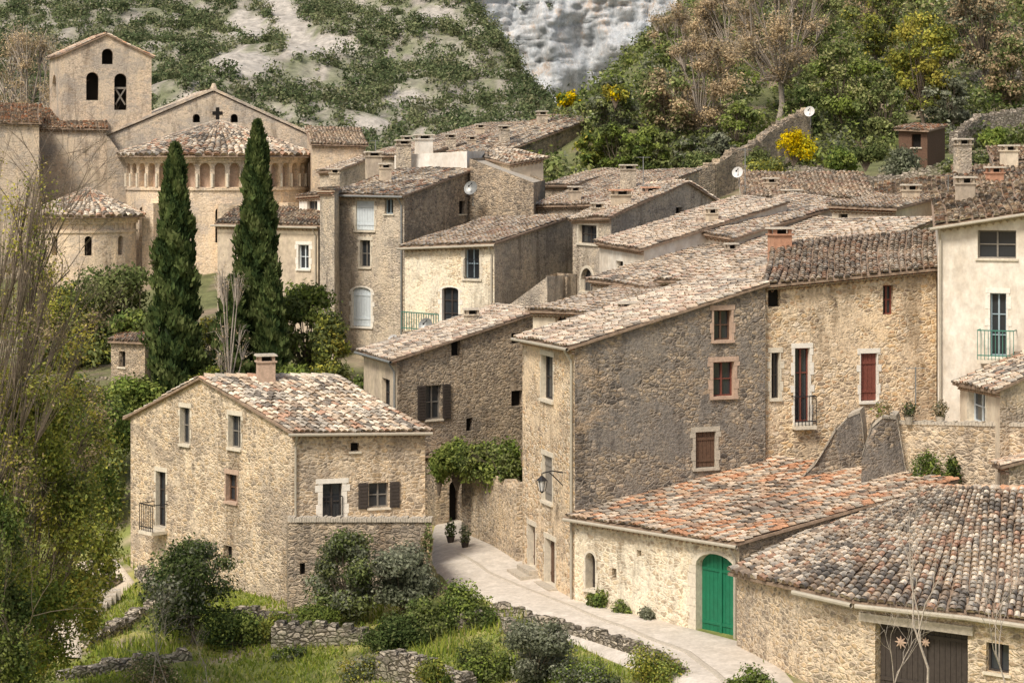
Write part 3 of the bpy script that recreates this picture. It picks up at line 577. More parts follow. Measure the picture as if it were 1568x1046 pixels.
house('village_house',(1142,117),(1132,126),(1340,116),303,265,306,'mL','st_pale',opsR=[(1210,312,1222,325,'hole')],pal='pale',chim=[(1212,290,315,24,118,'plaster_tan'),(1180,272,295,18,120,'plaster_tan')])
house('village_house',(1342,107),(1345,116),(1462,106),318,284,302,'mL','plaster_cream',opsR=[(1400,318,1410,332,'hole')],pal='mix')
house('village_house',(1470,97),(1462,104),(1620,98),290,258,285,'mL','plaster_tan',opsR=[(1506,292,1530,315,'win')],pal='mix',chim=[(1474,212,262,22,101,'st_grey'),(1523,255,282,22,99,'terracotta'),(1545,222,262,22,104,'plaster_cream')])
house('village_house',(1525,106),(1515,113),(1640,106),250,228,246,'mL','plaster_tan',pal='pale')
# upper row
house('white_house',(715,127),(604,129),(742,133),232,238,232,'flat','plaster_bright',chim=[(649,206,245,24,130,'plaster_bright')])
house('stone_house',(752,146),(690,148),(905,156),242,236,183,'mR','st_brown',matR='st_brown',opsR=[(800,250,808,262,'hole',{'nosill':1})],pal='mix',chim=[(772,192,222,14,150,'st_grey'),(830,170,202,14,155,'st_grey'),(690,205,235,14,149,'st_grey'),(722,208,235,12,150,'plaster_tan')])
house('stone_house',(645,146),(562,149),(825,160),240,240,190,'mR','st_grey',pal='pale',chim=[(622,208,235,13,148,'st_grey'),(735,190,215,12,155,'plaster_tan')])
house('cream_house',(780,130),(715,134),(832,131),252,238,243,'mL','plaster_cream',pal='mix')
house('stone_house',(880,135),(835,138),(960,140),285,285,262,'mR','st_brown',pal='pale')
house('wooden_shed',(1420,131),(1376,132),(1447,134),202,200,195,'mR','wood_brown',opsL=[(1396,206,1410,226,'hole')],pal='orange',gen=False)
# ---------------------------------------------------------------- church (abbey)
house('bell_tower',(92,160),(76,167),(232,161.5),86,90,88,'gR','st_church',apex=(163,54),
 opsR=[(156,75,173,99,'hole',{'arch':1,'rd':1.,'nosill':1}),(132,111,151,154,'hole',{'arch':1,'rd':1.,'nosill':1}),(175,113,194,169,'hole',{'arch':1,'rd':1.,'nosill':1})],
 opsL=[(80,115,86,150,'hole',{'arch':1,'rd':.6,'nosill':1})],ove=.2,pal='orange',gen=False,extra=lambda b,fL,fR:(b.tube('brace','wood_grey',[fR.pt(fR.su(177),fR.zv(0,160),-.3),fR.pt(fR.su(192),fR.zv(0,135),-.3)],.07,4),b.tube('brace','wood_grey',[fR.pt(fR.su(192),fR.zv(0,160),-.3),fR.pt(fR.su(177),fR.zv(0,135),-.3)],.07,4),b.fbox('brace','wood_grey',fR,fR.su(175),fR.su(194),fR.zv(0,136),fR.zv(0,133),-.5,-.25)))
def cross(b,fL,fR):
    s=fR.su(333)
    b.fbox('cross','dark',fR,s-.12,s+.12,fR.zv(s,186),fR.zv(s,165),.003,.05); b.fbox('cross','dark',fR,s-.36,s-.122,fR.zv(s,176),fR.zv(s,171),.003,.05); b.fbox('cross','dark',fR,s+.122,s+.36,fR.zv(s,176),fR.zv(s,171),.003,.05)  # cross-shaped hole: dark boxes on the wall paint its shaded depth
    b.tube('finial','st_church',[fR.pt(fR.su(327),fR.zv(s,140),-.2),fR.pt(fR.su(327),fR.zv(s,128),-.2)],[.35,.12],6)
    for a,c in (((160,209),(327,139)),((327,139),(480,209))):
        s0,s1=fR.su(a[0]),fR.su(c[0]); b.box8('coping','st_church',[fR.pt(s0,fR.zv(s0,a[1])+.0,-.4),fR.pt(s1,fR.zv(s1,c[1]),-.4),fR.pt(s1,fR.zv(s1,c[1])+.2,-.4),fR.pt(s0,fR.zv(s0,a[1])+.2,-.4),fR.pt(s0,fR.zv(s0,a[1]),.15),fR.pt(s1,fR.zv(s1,c[1]),.15),fR.pt(s1,fR.zv(s1,c[1])+.2,.15),fR.pt(s0,fR.zv(s0,a[1])+.2,.15)])
house('abbey_church_nave',(160,159),(158,178),(480,159.5),211,206,211,'gR','st_church',apex=(327,141),opsR=[(295,175,306,188,'hole',{'arch':1,'nosill':1,'rd':.8}),(353,175,364,188,'hole',{'arch':1,'nosill':1,'rd':.8})],ove=0,ov=-.5,pal='pale',extra=cross)
house('church_transept',(22,157),(26,167),(163,157),197,168,199,'mL','st_church',pal='orange')
house('church_transept',(-30,150),(-25,160),(60,151),188,160,190,'mL','st_church',pal='orange')
house('church_buttress',(166,152),(163,157),(196,152.5),210,210,250,'flat','st_church')
house('church_sacristy',(478,150),(470,158),(560,151),222,196,224,'mL','st_churchp',opsR=[(520,300,530,318,'hole')],pal='pale')
house('church_annex',(520,146),(490,148),(580,149),262,264,240,'mR','st_grey',pal='pale')
def apse(name,cu,cd,rpx,vc,va,arc,vb,nseg,mat,wins,butt,top=None):
    b=B(name); c=pl(cu,cd); r=rpx*cd/F; zc=Zv(vc,cd); za=Zv(va,cd); zb=Zv(vb,cd)-2
    a0,a1=math.radians(185),math.radians(355)
    pts=[c+r*np.array([math.cos(a0+(a1-a0)*i/nseg),math.sin(a0+(a1-a0)*i/nseg)]) for i in range(nseg+1)]
    zt=zc-.45; zarc0=Zv(arc[1],cd-r) ; zarc1=Zv(arc[0],cd-r)
    for i in range(nseg):
        f=Fac(pts[i],pts[i+1]); f.n=nz((pts[i]+pts[i+1])/2-c)
        g=f.L*.16; O=[(g,f.L-g,zarc0,zarc1,'hole',{'arch':1,'rd':arc[2],'nosill':1})]
        if i in wins: vv=wins[i]; O.append((f.L*.2,f.L*.8,Zv(vv[1],cd-r),Zv(vv[0],cd-r),'hole',{'arch':1,'rd':.5,'nosill':1}))
        xs=sorted({0,f.L}|{o[0] for o in O}|{o[1] for o in O}); zs=sorted({zb,zt}|{o[2] for o in O}|{o[3] for o in O})
        for x in range(len(xs)-1):
            for z in range(len(zs)-1):
                cx,cz=(xs[x]+xs[x+1])/2,(zs[z]+zs[z+1])/2
                if any(o[0]<cx<o[1] and o[2]<cz<o[3] for o in O): continue
                b.add('walls',mat,[f.pt(xs[x],zs[z]),f.pt(xs[x+1],zs[z]),f.pt(xs[x+1],zs[z+1]),f.pt(xs[x],zs[z+1])],[(0,1,2,3)])
        for o in O: opening(b,f,mat,*o)
        b.fbox('niche_wall','trim_brick' if arc[2]>.3 else mat,f,g,f.L-g,zarc0,zarc1,-arc[2]+.01,-arc[2]+.05)
        if arc[2]>.3: b.tube('colonnette','trim',[f.pt(0,zarc0,.06),f.pt(0,(zarc0+zarc1)/2+.1,.06)],.09,8)
        for z,h,n in ((zt,.18,.12),(zt+.18,.2,.25),(zarc0-.22,.16,.1)):
            b.fbox('cornice','st_churchp',f,-.01,f.L+.01,z,z+h-.003,-.1,n)
        k=r+.55; e=[c+(p-c)/r*k for p in (pts[i],pts[i+1])]; ap=np.array([c[0],c[1]+1.,za]); m0=np.array([e[0][0],e[0][1],zc-.03]);m1=np.array([e[1][0],e[1][1],zc-.03])
        q0=m0+(ap-m0)*.97;q1=m1+(ap-m1)*.97; roofquad(b,m0,m1,q0,q1,'mix',0.1,0,0)
    for a in butt:
        aa=math.radians(a); d=np.array([math.cos(aa),math.sin(aa)]); p=c+d*(r+.3); zz=Zv(arc[1],cd)-1.; b.box('buttress',mat,(p[0],p[1],(zz+zb)/2),(1.0,1.1,zz-zb),aa+math.pi/2)
    b.finish()
apse('church_apse',333,155,141,240,184,(250,287,.55),470,19,'st_churchp',{4:(318,372),10:(318,372),15:(318,372)},[238,282,322])
apse('church_chapel_apse',132,149,78,331,290,(341,352,.12),440,13,'st_churchp',{4:(362,392),7:(362,392),10:(362,392)},[])
# ---------------------------------------------------------------- garden walls
def gwall(name,pts,h,th,mat,cap=True):
    b=B(name); 
    for i in range(len(pts)-1):
        p,q=P(*pts[i]),P(*pts[i+1]); L=np.linalg.norm(q-p); n=max(2,int(L/.45)); d=(q-p)/L; sd=nz(np.array([d[1],-d[0],0]))*th/2
        for k in range(n):
            a=p+(q-p)*k/n; c=p+(q-p)*(k+1)/n; t=rng.uniform(-.08,.08); up=np.array([0,0,1.])
            b.box8('masonry',mat,[a-sd-up*h,c-sd-up*h,c+sd-up*h,a+sd-up*h,a-sd+up*t,c-sd+up*t,c+sd+up*t,a+sd+up*t])
            if cap and rng.random()<.85: m=(a+c)/2+up*(t+.05); b.box('capstones',mat,m,(L/n*rng.uniform(.5,.95),th*rng.uniform(.7,1.05),rng.uniform(.1,.22)),math.atan2(d[1],d[0])+rng.uniform(-.15,.15),.85)
    b.finish()
gwall('stone_wall',[(718,722,91),(760,735,87.5),(801,748,83.6)],6.5,.5,'st_warm')
gwall('gate_pillar',[(716,708,90.5),(736,708,90)],5,.7,'st_brown')
gwall('stone_wall',[(755,925,77),(850,952,73.6),(940,980,70.8),(1010,1004,68.6),(1060,1040,65.8)],2.6,.45,'st_dry')
gwall('stone_wall',[(420,955,75.5),(500,958,75),(566,965,74.6)],2.2,.6,'st_dry')
gwall('stone_wall',[(585,1000,71),(650,1012,69.8),(720,1040,68.5)],2,.6,'st_dry')
gwall('stone_wall',[(700,940,74.5),(770,940,75.5),(800,985,72)],2.5,.5,'st_dry')
gwall('stone_wall',[(60,915,84),(110,905,85),(180,880,88)],1.,.5,'st_dry')
gwall('stone_wall',[(130,975,77.5),(180,955,79.5),(235,922,83.5)],1.1,.5,'st_dry')
gwall('stone_wall',[(90,1030,72.5),(200,1010,74),(290,1000,75)],.9,.5,'st_dry')
gwall('stone_wall',[(360,930,80),(440,945,79),(480,950,78)],.8,.5,'st_dry')
gwall('stone_wall',[(215,872,89),(235,885,87),(250,893,86)],.8,.5,'st_dry')
gwall('ruined_wall',[(1058,262,134),(1090,252,135),(1120,232,137),(1150,222,138),(1180,198,140),(1236,168,143)],2.6,.6,'st_brown')
gwall('hillside_wall',[(1150,262,130),(1240,258,128),(1330,275,124),(1470,250,122)],1.8,.6,'st_hill')
gwall('hillside_wall',[(1460,205,140),(1500,178,143),(1600,165,146)],1.6,.6,'st_hill')
gwall('hillside_wall',[(1300,75,190),(1420,60,192),(1600,70,190)],2.4,.6,'st_hill')
gwall('hillside_wall',[(1470,115,165),(1600,100,168)],2.,.6,'st_hill')
gwall('stone_wall',[(0,610,112),(120,585,112),(240,570,112)],2.5,.6,'st_hill')
b=B('garden_steps')
for k in range(7):
    c=pl(112+k*7,82+k*.5); b.box('step','mortar',(c[0],c[1],gz(*c)+.03+.05*k),(1.5,.5,.34),.15)
b.finish()
# ---------------------------------------------------------------- foliage
G_OL=[(.17,.185,.12),(.22,.235,.16),(.12,.135,.08),(.27,.28,.20)]
G_GR=[(.15,.205,.045),(.21,.265,.06),(.10,.145,.04),(.26,.305,.08)]
G_YE=[(.37,.36,.07),(.29,.31,.065),(.43,.38,.08),(.19,.22,.06)]
G_DK=[(.06,.09,.03),(.085,.12,.037),(.045,.07,.024),(.115,.15,.05)]
G_MED=[(.135,.17,.06),(.175,.205,.075),(.095,.125,.045),(.21,.235,.09)]
G_SP=[(.24,.28,.10),(.30,.33,.13),(.18,.22,.08),(.36,.36,.16)]
G_BR=[(.48,.37,.22),(.41,.315,.195),(.54,.42,.26),(.33,.275,.17)]
G_BROOM=[(.80,.60,.01),(.72,.54,.01),(.45,.42,.03)]
G_HILL=[(.115,.15,.07),(.15,.18,.085),(.085,.115,.055),(.19,.215,.105),(.23,.235,.13)]
def leafcloud(blobs,n,size,pal,shell=.55,asp=.55):
    blobs=np.asarray(blobs,float); m=len(blobs); w=(blobs[:,3]*blobs[:,4]*blobs[:,5])**(2/3); idx=rng.choice(m,n,p=w/w.sum()); bl=blobs[idx]
    d=rng.normal(size=(n,3)); d/=np.linalg.norm(d,axis=1)[:,None]; r=shell+(1-shell)*rng.random(n)
    ph=bl[:,0]*3; r*=1+.22*np.sin(d[:,0]*6+ph)*np.sin(d[:,1]*5+ph)+.16*np.sin(d[:,2]*9+ph)
    r*=np.where(rng.random(n)<.08,rng.uniform(1.,1.35,n),1.)
    pos=bl[:,:3]+d*r[:,None]*bl[:,3:6]; nr=d*.8+rng.normal(size=(n,3))*.5+np.array([0,0,.3]); nr/=np.linalg.norm(nr,axis=1)[:,None]
    t=np.cross(nr,rng.normal(size=(n,3))); t/=np.linalg.norm(t,axis=1)[:,None]; bb=np.cross(nr,t)
    sz=np.asarray(size)*(.6+.8*rng.random(n))
    V=np.stack([pos-t*sz[:,None],pos-bb*sz[:,None]*asp,pos+t*sz[:,None],pos+bb*sz[:,None]*asp],1)
    pal=np.array(pal); bp=rng.integers(0,len(pal),m)
    ci=np.where(rng.random(n)<.6,bp[idx],rng.integers(0,len(pal),n)); bb_=rng.uniform(.75,1.25,m)
    col=pal[ci]*((.65+.7*rng.random(n))*bb_[idx])[:,None]
    Fc=np.arange(n*4).reshape(n,4); return V.reshape(-1,3),Fc,np.repeat(col,4,axis=0)
def tree(name,u,vt,vb,w,d,pal,n=5000,size=.12,nb=16,bark='bark',crown=.65,shell=.35,br=.28,extra_tw=0,trk=1.,tu=None):
    x,y=pl(u,d); zb=min(Zv(vb,d),gz(x,y)+.1)-.1; zt=Zv(vt,d); H=zt-zb; R=w*d/F/2; e=empty(name)
    zc=zt-H*crown/2; bl=[]
    for i in range(nb):
        a=rng.uniform(0,6.28); h=rng.uniform(-1,1); rr=math.sqrt(max(.05,1-h*h))*rng.uniform(.35,.78); s=rng.uniform(.6,1.3)*br
        bl.append((x+R*rr*math.cos(a),y+R*rr*math.sin(a),zc+h*H*crown/2*.78,R*s*1.15,R*s*1.15,max(R*s*.8,H*crown*s*.35)))
    V=[];Fc=[]
    def addt(pts,rad,k=5):
        a,f=tube(pts,rad,k); o=len(V); V.extend(a); Fc.extend([tuple(i+o for i in q) for q in f])
    tr=max(.05,H*.026)*trk; x0=x if tu is None else pl(tu,d)[0]
    if tu is not None: zb=min(zb,gz(x0,y)-.2)
    fork=np.array([x0*.7+x*.3+rng.uniform(-.1,.1)*R,y,zb+H*(1-crown)*.9+.1*H])
    addt([(x0,y,zb-.3),((x0+fork[0])/2+.05*R,y,(zb+fork[2])/2),fork],[tr,tr*.8,tr*.65],7)
    for q in bl:
        c=np.array(q[:3]); mid=(fork+c)/2+rng.normal(0,.08*R,3)+np.array([0,0,-.05*H]); addt([fork,mid,c],[tr*.42,tr*.24,tr*.07],4)
        for k in range(3+extra_tw):
            dd=nz(rng.normal(size=3)+[0,0,.4]); e1=c+dd*q[3]*rng.uniform(.8,1.6 if extra_tw else 1.0); addt([mid*.4+c*.6,(c+e1)/2+rng.normal(0,.05,3),e1],[tr*.13,tr*.07,tr*.03],3)
    np_mesh('trunk_and_limbs',V,Fc,bark,parent=e)
    LV,LF,LC=leafcloud(bl,n,size,pal,shell); np_mesh('foliage',LV,LF,'leaf',LC,parent=e); return e
def bush(name,u,vt,vb,w,d,pal,n=2500,size=.09,nb=9,shell=.4):
    x,y=pl(u,d); zb=Zv(vb,d); zt=Zv(vt,d); H=max(.2,zt-zb); R=w*d/F/2; bl=[]
    for i in range(nb+4):
        a=rng.uniform(0,6.28); rr=rng.uniform(0,.72)*R; s=rng.uniform(.22,.46); hz=H*rng.uniform(.2,.74)*(1-.35*rr/R)
        bl.append((x+rr*math.cos(a),y+rr*math.sin(a)*.7,zb+hz,R*s,R*s,H*s*.8))
    LV,LF,LC=leafcloud(bl,n,size,pal,shell); b=B(name); b.np.append(('foliage',LV,LF,'leaf',LC))
    for q in bl: b.tube('stems','bark',[(x,y,zb-.5),((x+q[0])/2,y,(zb+q[2])/2),q[:3]],[.05,.03,.01],4)
    return b.finish()
def cypress(u,vt,vb,w,d,n=16000):
    x,y=pl(u,d); zb=Zv(vb,d);zt=Zv(vt,d);H=zt-zb;R=w*d/F/2; e=empty('cypress_tree')
    def prof(h): h=np.asarray(h,float); return R*np.clip(1.16*(1-h)**.52,0.02,1)*(.82+.18*np.clip(h/.15,0,1))*(1+.06*np.sin(h*17+u))
    h=rng.random(n)**.9; th=rng.uniform(0,6.28,n); cl=1+.16*np.sin(th*3+h*23+u)+.12*np.sin(th*7-h*41)+.13*np.sin(th*2+h*60+u)
    r=prof(h)*cl*(.72+.36*rng.random(n)); pos=np.stack([x+r*np.cos(th),y+r*np.sin(th),zb+h*H],-1)
    o=np.stack([np.cos(th),np.sin(th),np.full(n,.35)],-1); t=np.stack([np.cos(th)*.35,np.sin(th)*.35,np.ones(n)],-1)+rng.normal(0,.3,(n,3)); t/=np.linalg.norm(t,axis=1)[:,None]
    s=np.cross(t,o+rng.normal(0,.5,(n,3))); s/=np.linalg.norm(s,axis=1)[:,None]; sz=.19*(.5+rng.random(n))[:,None]
    V=np.stack([pos-t*sz*.6,pos-s*sz*.4,pos+t*sz,pos+s*sz*.4],1).reshape(-1,3)
    pal=np.array([(.05,.08,.03),(.085,.12,.04),(.125,.16,.055),(.17,.20,.075)]); k=(np.sin(th*3+h*23+u)+np.sin(th*2+h*60+u)*.6+rng.normal(0,.6,n)); ci=np.clip((k+1.5).astype(int),0,3)
    col=np.repeat(pal[ci]*(.7+.6*rng.random(n))[:,None],4,axis=0); np_mesh('foliage',V,np.arange(n*4).reshape(n,4),'leaf',col,parent=e)
    hs=np.linspace(0.02,.97,26); a,f=tube([(x,y,zb+q*H) for q in hs],[float(prof(q))*.66 for q in hs],12); np_mesh('dark_core',a,f,'core',parent=e)  # near-black solid added inside to stop see-through, painting the crown's dark interior
    a,f=tube([(x,y,min(zb,gz(x,y))-.5),(x,y,zb+H*.2)],[.22,.15],8); np_mesh('trunk',a,f,'bark',parent=e)
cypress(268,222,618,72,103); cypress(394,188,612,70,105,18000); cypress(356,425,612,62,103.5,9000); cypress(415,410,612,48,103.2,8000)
tree('garden_tree',470,430,605,125,109,G_MED+G_GR,9000,.11,26,br=.36,crown=.85)
tree('garden_tree',185,388,610,150,120,G_MED,11000,.12,28,br=.36,crown=.85)
tree('garden_tree',100,430,620,160,118,G_YE+G_MED,10000,.12,26,br=.36,crown=.85)
tree('garden_tree',210,470,600,80,112,G_MED+G_GR,5000,.11,18,br=.38,crown=.85)
tree('bare_tree',350,365,470,80,101,G_BR,400,.05,14,extra_tw=10,crown=.8,bark='bark_pale',trk=.6)
tree('garden_tree',325,480,620,90,107,G_YE+G_OL,7000,.09,20,br=.38,crown=.9)
tree('garden_tree',505,470,600,70,107,G_MED+G_YE,4500,.09,16,br=.38,crown=.9)
bush('shrub',205,565,640,120,102,G_GR,6000,.1,12); bush('shrub',320,550,620,80,101,G_YE+G_GR,3500,.08)
bush('shrub',445,550,610,110,102.5,G_GR+G_MED,6000,.09,14); bush('shrub',170,590,700,130,97,G_DK+G_GR,6000,.09,14); bush('shrub',510,530,600,70,104,G_YE+G_MED,2800,.08); bush('shrub',560,560,610,50,101,G_GR+G_MED,2000,.08)
bush('shrub',110,560,680,150,100,G_GR+G_YE,6000,.1,14); bush('shrub',160,650,800,110,95,G_MED+G_YE,5000,.09,14); bush('shrub',60,640,800,150,98,G_MED+G_GR,6000,.1,14)
house('garden_shed',(222,108),(170,110),(240,111),526,524,512,'mR','st_brown',opsL=[(182,538,192,562,'hole')],pal='orange',zb=Z0-13,gen=False)
# olives and garden plants
tree('olive_tree',293,818,948,155,77,G_DK+G_OL+G_MED,14000,.065,26,crown=.95,br=.36)
tree('olive_tree',532,806,948,125,77,G_OL+G_MED,12000,.065,24,crown=.95,br=.36)
tree('olive_tree',618,822,945,120,76.5,G_OL,12000,.065,24,crown=.95,br=.36)
tree('olive_tree',822,940,1055,130,68.5,G_OL,9000,.055,20,crown=.9,br=.34)
bush('hedge',600,935,1005,130,74,G_DK+G_MED,12000,.055,16); bush('hedge',705,885,975,125,75,G_MED+G_GR,14000,.055,18); bush('hedge',655,903,990,120,74.2,G_MED+G_GR,11000,.055,16)
bush('hedge',925,894,938,68,76,G_GR+G_MED,4500,.05); bush('hedge',960,902,948,62,75,G_GR+G_MED,4000,.05); bush('hedge',992,926,957,40,74,G_OL,1500,.045)
bush('ivy',700,672,732,100,89.5,G_GR,8000,.075,16); bush('ivy',745,668,738,100,88,G_GR+G_MED,7000,.075,14); bush('ivy',785,675,740,60,86,G_GR+G_MED,4000,.075); bush('ivy',672,690,740,44,91,G_GR,2500,.07)
bush('shrub',365,920,995,150,76,G_DK+G_GR,8000,.055,16); bush('shrub',490,920,970,110,76.5,G_GR,4500,.05); bush('shrub',420,935,975,70,76,G_GR+G_YE,2200,.045)
bush('shrub',740,970,1050,110,69.5,G_GR+G_MED,5000,.05); bush('shrub',1000,975,1060,120,66.3,G_YE+G_GR,5000,.04,12); bush('shrub',1150,1018,1070,90,64.,G_GR+G_MED,3500,.045); bush('shrub',905,1000,1070,130,67,G_GR+G_OL,5500,.045,12)
bush('shrub',20,960,1070,120,70,G_GR+G_YE,6000,.05,12);bush('shrub',560,985,1060,120,71,G_YE+G_OL,3500,.045); bush('shrub',240,990,1060,120,72,G_MED+G_BR,4000,.045,12); bush('shrub',660,1000,1060,80,68,G_GR+G_YE,2600,.045); bush('shrub',440,985,1010,60,74,G_OL+G_GR,1400,.045); bush('shrub',215,905,935,40,84,G_GR,1200,.045)
bush('climbing_plant',1420,680,740,55,75.2,G_GR,1700,.05); bush('climbing_plant',1455,695,748,45,74.8,G_DK+G_GR,1500,.05); bush('climbing_plant',655,795,850,24,79,G_MED+G_BR,900,.05)
for u,vt,vb,w in ((1352,612,640,30),(1392,606,640,24),(1440,612,640,24)):
    d=76.2; c=pl(u,d); e=B('potted_plant'); z=Zv(650,d); e.tube('pot','mortar',[(c[0],c[1],z),(c[0],c[1],z+.25),(c[0],c[1],z+.29)],[.11,.17,.19],12)
    V_,F_,C_=leafcloud([(c[0],c[1],z+.5,w*d/F/2,w*d/F/2,.3)],350,.05,G_OL+G_BR+G_GR); e.np.append(('foliage',V_,F_,'leaf',C_)); e.finish()
for u,v,d in ((690,822,89),(712,832,87.5)):
    c=pl(u,d); z=gz(*c)+.05; e=B('potted_plant'); e.tube('pot','wood_dark',[(c[0],c[1],z),(c[0],c[1],z+.25),(c[0],c[1],z+.29)],[.11,.17,.19],12)
    V_,F_,C_=leafcloud([(c[0],c[1],z+.55,.22,.22,.36)],400,.05,G_DK+G_OL); e.np.append(('foliage',V_,F_,'leaf',C_)); e.finish()
# left foreground trees
tree('foreground_tree',20,540,930,340,64,G_GR+G_YE+G_YE,46000,.06,60,crown=.9,br=.22,shell=.15,extra_tw=3,trk=.35,tu=-60)
tree('foreground_tree',125,610,850,150,70,G_GR+G_YE,14000,.06,30,crown=.85,br=.25,shell=.15,extra_tw=3,trk=.3,tu=20)
tree('foreground_tree',10,150,760,290,62,G_YE+G_YE+G_BR,7500,.045,60,crown=.72,br=.17,shell=.1,extra_tw=11,trk=.17,tu=-90)
tree('foreground_tree',50,330,700,330,68,G_BR+G_YE+G_YE,18000,.045,60,crown=.8,br=.18,shell=.1,extra_tw=9,trk=.17,tu=-70)
tree('foreground_tree',-20,720,1060,170,60,G_DK+G_GR+G_MED,17000,.055,30,crown=.9,br=.28,shell=.15,trk=.3,tu=-70)
def sapling(name,u,vb,vt,d,lean,mat='bark_pale',seed=1,spread=1.):
    r=np.random.default_rng(seed); b=B(name); x,y=pl(u,d); z0=Zv(vb,d);H=Zv(vt,d)-z0
    def grow(p,dr,L,rad,dep):
        q=p+dr*L*.5+r.normal(0,.03*L,3); e=q+nz(dr+r.normal(0,.15,3))*L*.5; b.tube('branches',mat,[p,q,e],[rad,rad*.8,rad*.6],4 if dep>2 else 3)
        if dep==0: return
        for k in range(3): grow(q*(.5-.2*k if k<2 else 0)+e*(.5+.2*k if k<2 else 1),nz(dr+r.normal(0,.42*spread,3)+[0,0,.12]),L*r.uniform(.55,.8),rad*.55,dep-1)
    grow(np.array([x,y,z0]),nz(np.array([lean,0,1.])),H*.42,H*.007,5); b.finish()
sapling('bare_sapling',1420,1090,760,57,.0,seed=2,spread=.8); sapling('bare_sapling',1560,1100,850,55,-.35,seed=5); sapling('bare_sapling',1350,1120,900,58,.25,seed=9)
sapling('bare_sapling',15,1090,820,60,.1,'bark',seed=4); sapling('bare_sapling',230,1060,900,70,.1,'bark_pale',seed=6);sapling('bare_sapling',260,1060,920,69,-.2,'bark_pale',seed=8);sapling('bare_sapling',320,1060,960,70,-.2,'bark_pale',seed=12)
sapling('bare_sapling',770,735,672,86,-.5,'bark',seed=7); sapling('bare_sapling',-20,520,120,63,.35,'bark',seed=21); sapling('bare_sapling',-10,700,330,63,.4,'bark',seed=22); sapling('bare_sapling',-30,620,200,64,.6,'bark',seed=31)
def grass():
    n=130000; x=rng.uniform(-26,5,n);y=rng.uniform(62,92,n); k=snoise(x,y,55,.6)+rng.normal(0,.4,n)>-.35
    u=784+3400*x/y; v=250+15.2*3400/y; rdm=(u>640)&(y>76)|(u>750+(v-915)*2.3)&(u>700); k&=~rdm
    pc=np.interp(y,[75.5,80,84.5,88.5,92],[100,95,137,180,145]); k&=~((np.abs(u-pc)<34)&(y>75)); x,y=x[k],y[k]; z=ground(x,y); n=len(x)
    a=rng.uniform(0,6.28,n); h=rng.uniform(.06,.24,n)*(1+.9*(snoise(x,y,56,.4)>.3)); w=.02+.025*rng.random(n)
    V=np.stack([np.stack([x-w*np.cos(a),y-w*np.sin(a),z-.02],-1),np.stack([x+w*np.cos(a),y+w*np.sin(a),z-.02],-1),np.stack([x+rng.normal(0,.09,n),y+rng.normal(0,.09,n),z+h],-1)],1).reshape(-1,3)
    pal=np.array([(.24,.31,.05),(.35,.38,.075),(.16,.22,.045),(.43,.40,.16),(.33,.27,.15)]); ci=np.clip((snoise(x,y,57,.5)*1.5+1.6+rng.normal(0,.9,n)).astype(int),0,4); col=pal[ci]*(.8+.4*rng.random(n))[:,None]
    np_mesh('grass',V,np.arange(n*3).reshape(n,3),'leaf',np.repeat(col,3,axis=0))
grass()
# ---------------------------------------------------------------- hills vegetation
def scatter(name,x,y,rad,hf,per,size,pal,shell=.35):
    z=ground(x,y); bl=np.stack([x,y,z+rad*hf*.6,rad,rad,rad*hf],-1); V_,F_,C_=leafcloud(bl,per*len(x),size,pal,shell); np_mesh(name,V_,F_,'leaf',C_)
n=24000; x=rng.uniform(-125,25,n);y=rng.uniform(215,350,n); z=ground(x,y); u=784+3400*x/y;v=VH-(z-Z0)*3400/y
mask=(snoise(x,y,61,.13)*.7+snoise(x,y,62,.4)*.8+rng.normal(0,.45,n))>-.35
for cu,cv,ru,rv,sl in SCREE: mask&=~((((u-cu-sl*(v-cv))/ru)**2+((v-cv)/rv)**2)<1)
x,y=x[mask][:7000],y[mask][:7000]
scatter('hillside_shrubs',x,y,rng.uniform(.2,1.,len(x))**1.8*1.7+.2,.9,68,.21,G_HILL)
n=450; x=rng.uniform(-60,3,n);y=rng.uniform(180,225,n); scatter('distant_trees',x,y,rng.uniform(1.2,2.2,n),1.,150,.24,G_HILL)
k=rng.choice(len(CV),260); k=k[(snoise(CV[k,0],CV[k,2],91,.12)>.0)]; bl=np.stack([CV[k,0],CV[k,1]-.5,CV[k,2],*(rng.uniform(.6,1.9,(1,len(k)))*np.array([[1],[.7],[.8]]))],-1)
V_,F_,C_=leafcloud(bl,len(k)*50,.4,[(.20,.24,.16),(.25,.28,.20)],.3); np_mesh('cliff_shrubs',V_,F_,'leaf',C_)
n=3600; x=rng.uniform(0,75,n);y=rng.uniform(141,235,n); k=snoise(x,y,71,.2)+rng.normal(0,.5,n)>-.7; x,y=x[k],y[k]; scatter('hillside_shrubs',x,y,rng.uniform(.4,1.4,len(x)),1.,100,.16,G_MED+G_OL+G_SP+G_SP+G_GR)
n=190; x=rng.uniform(10,80,n);y=rng.uniform(185,245,n); k=x>13+(y-150)*.1; x,y=x[k],y[k]; scatter('woodland',x,y,rng.uniform(1.2,2.6,len(x)),1.3,420,.19,G_MED+G_SP+G_BR+G_OL+G_BR)
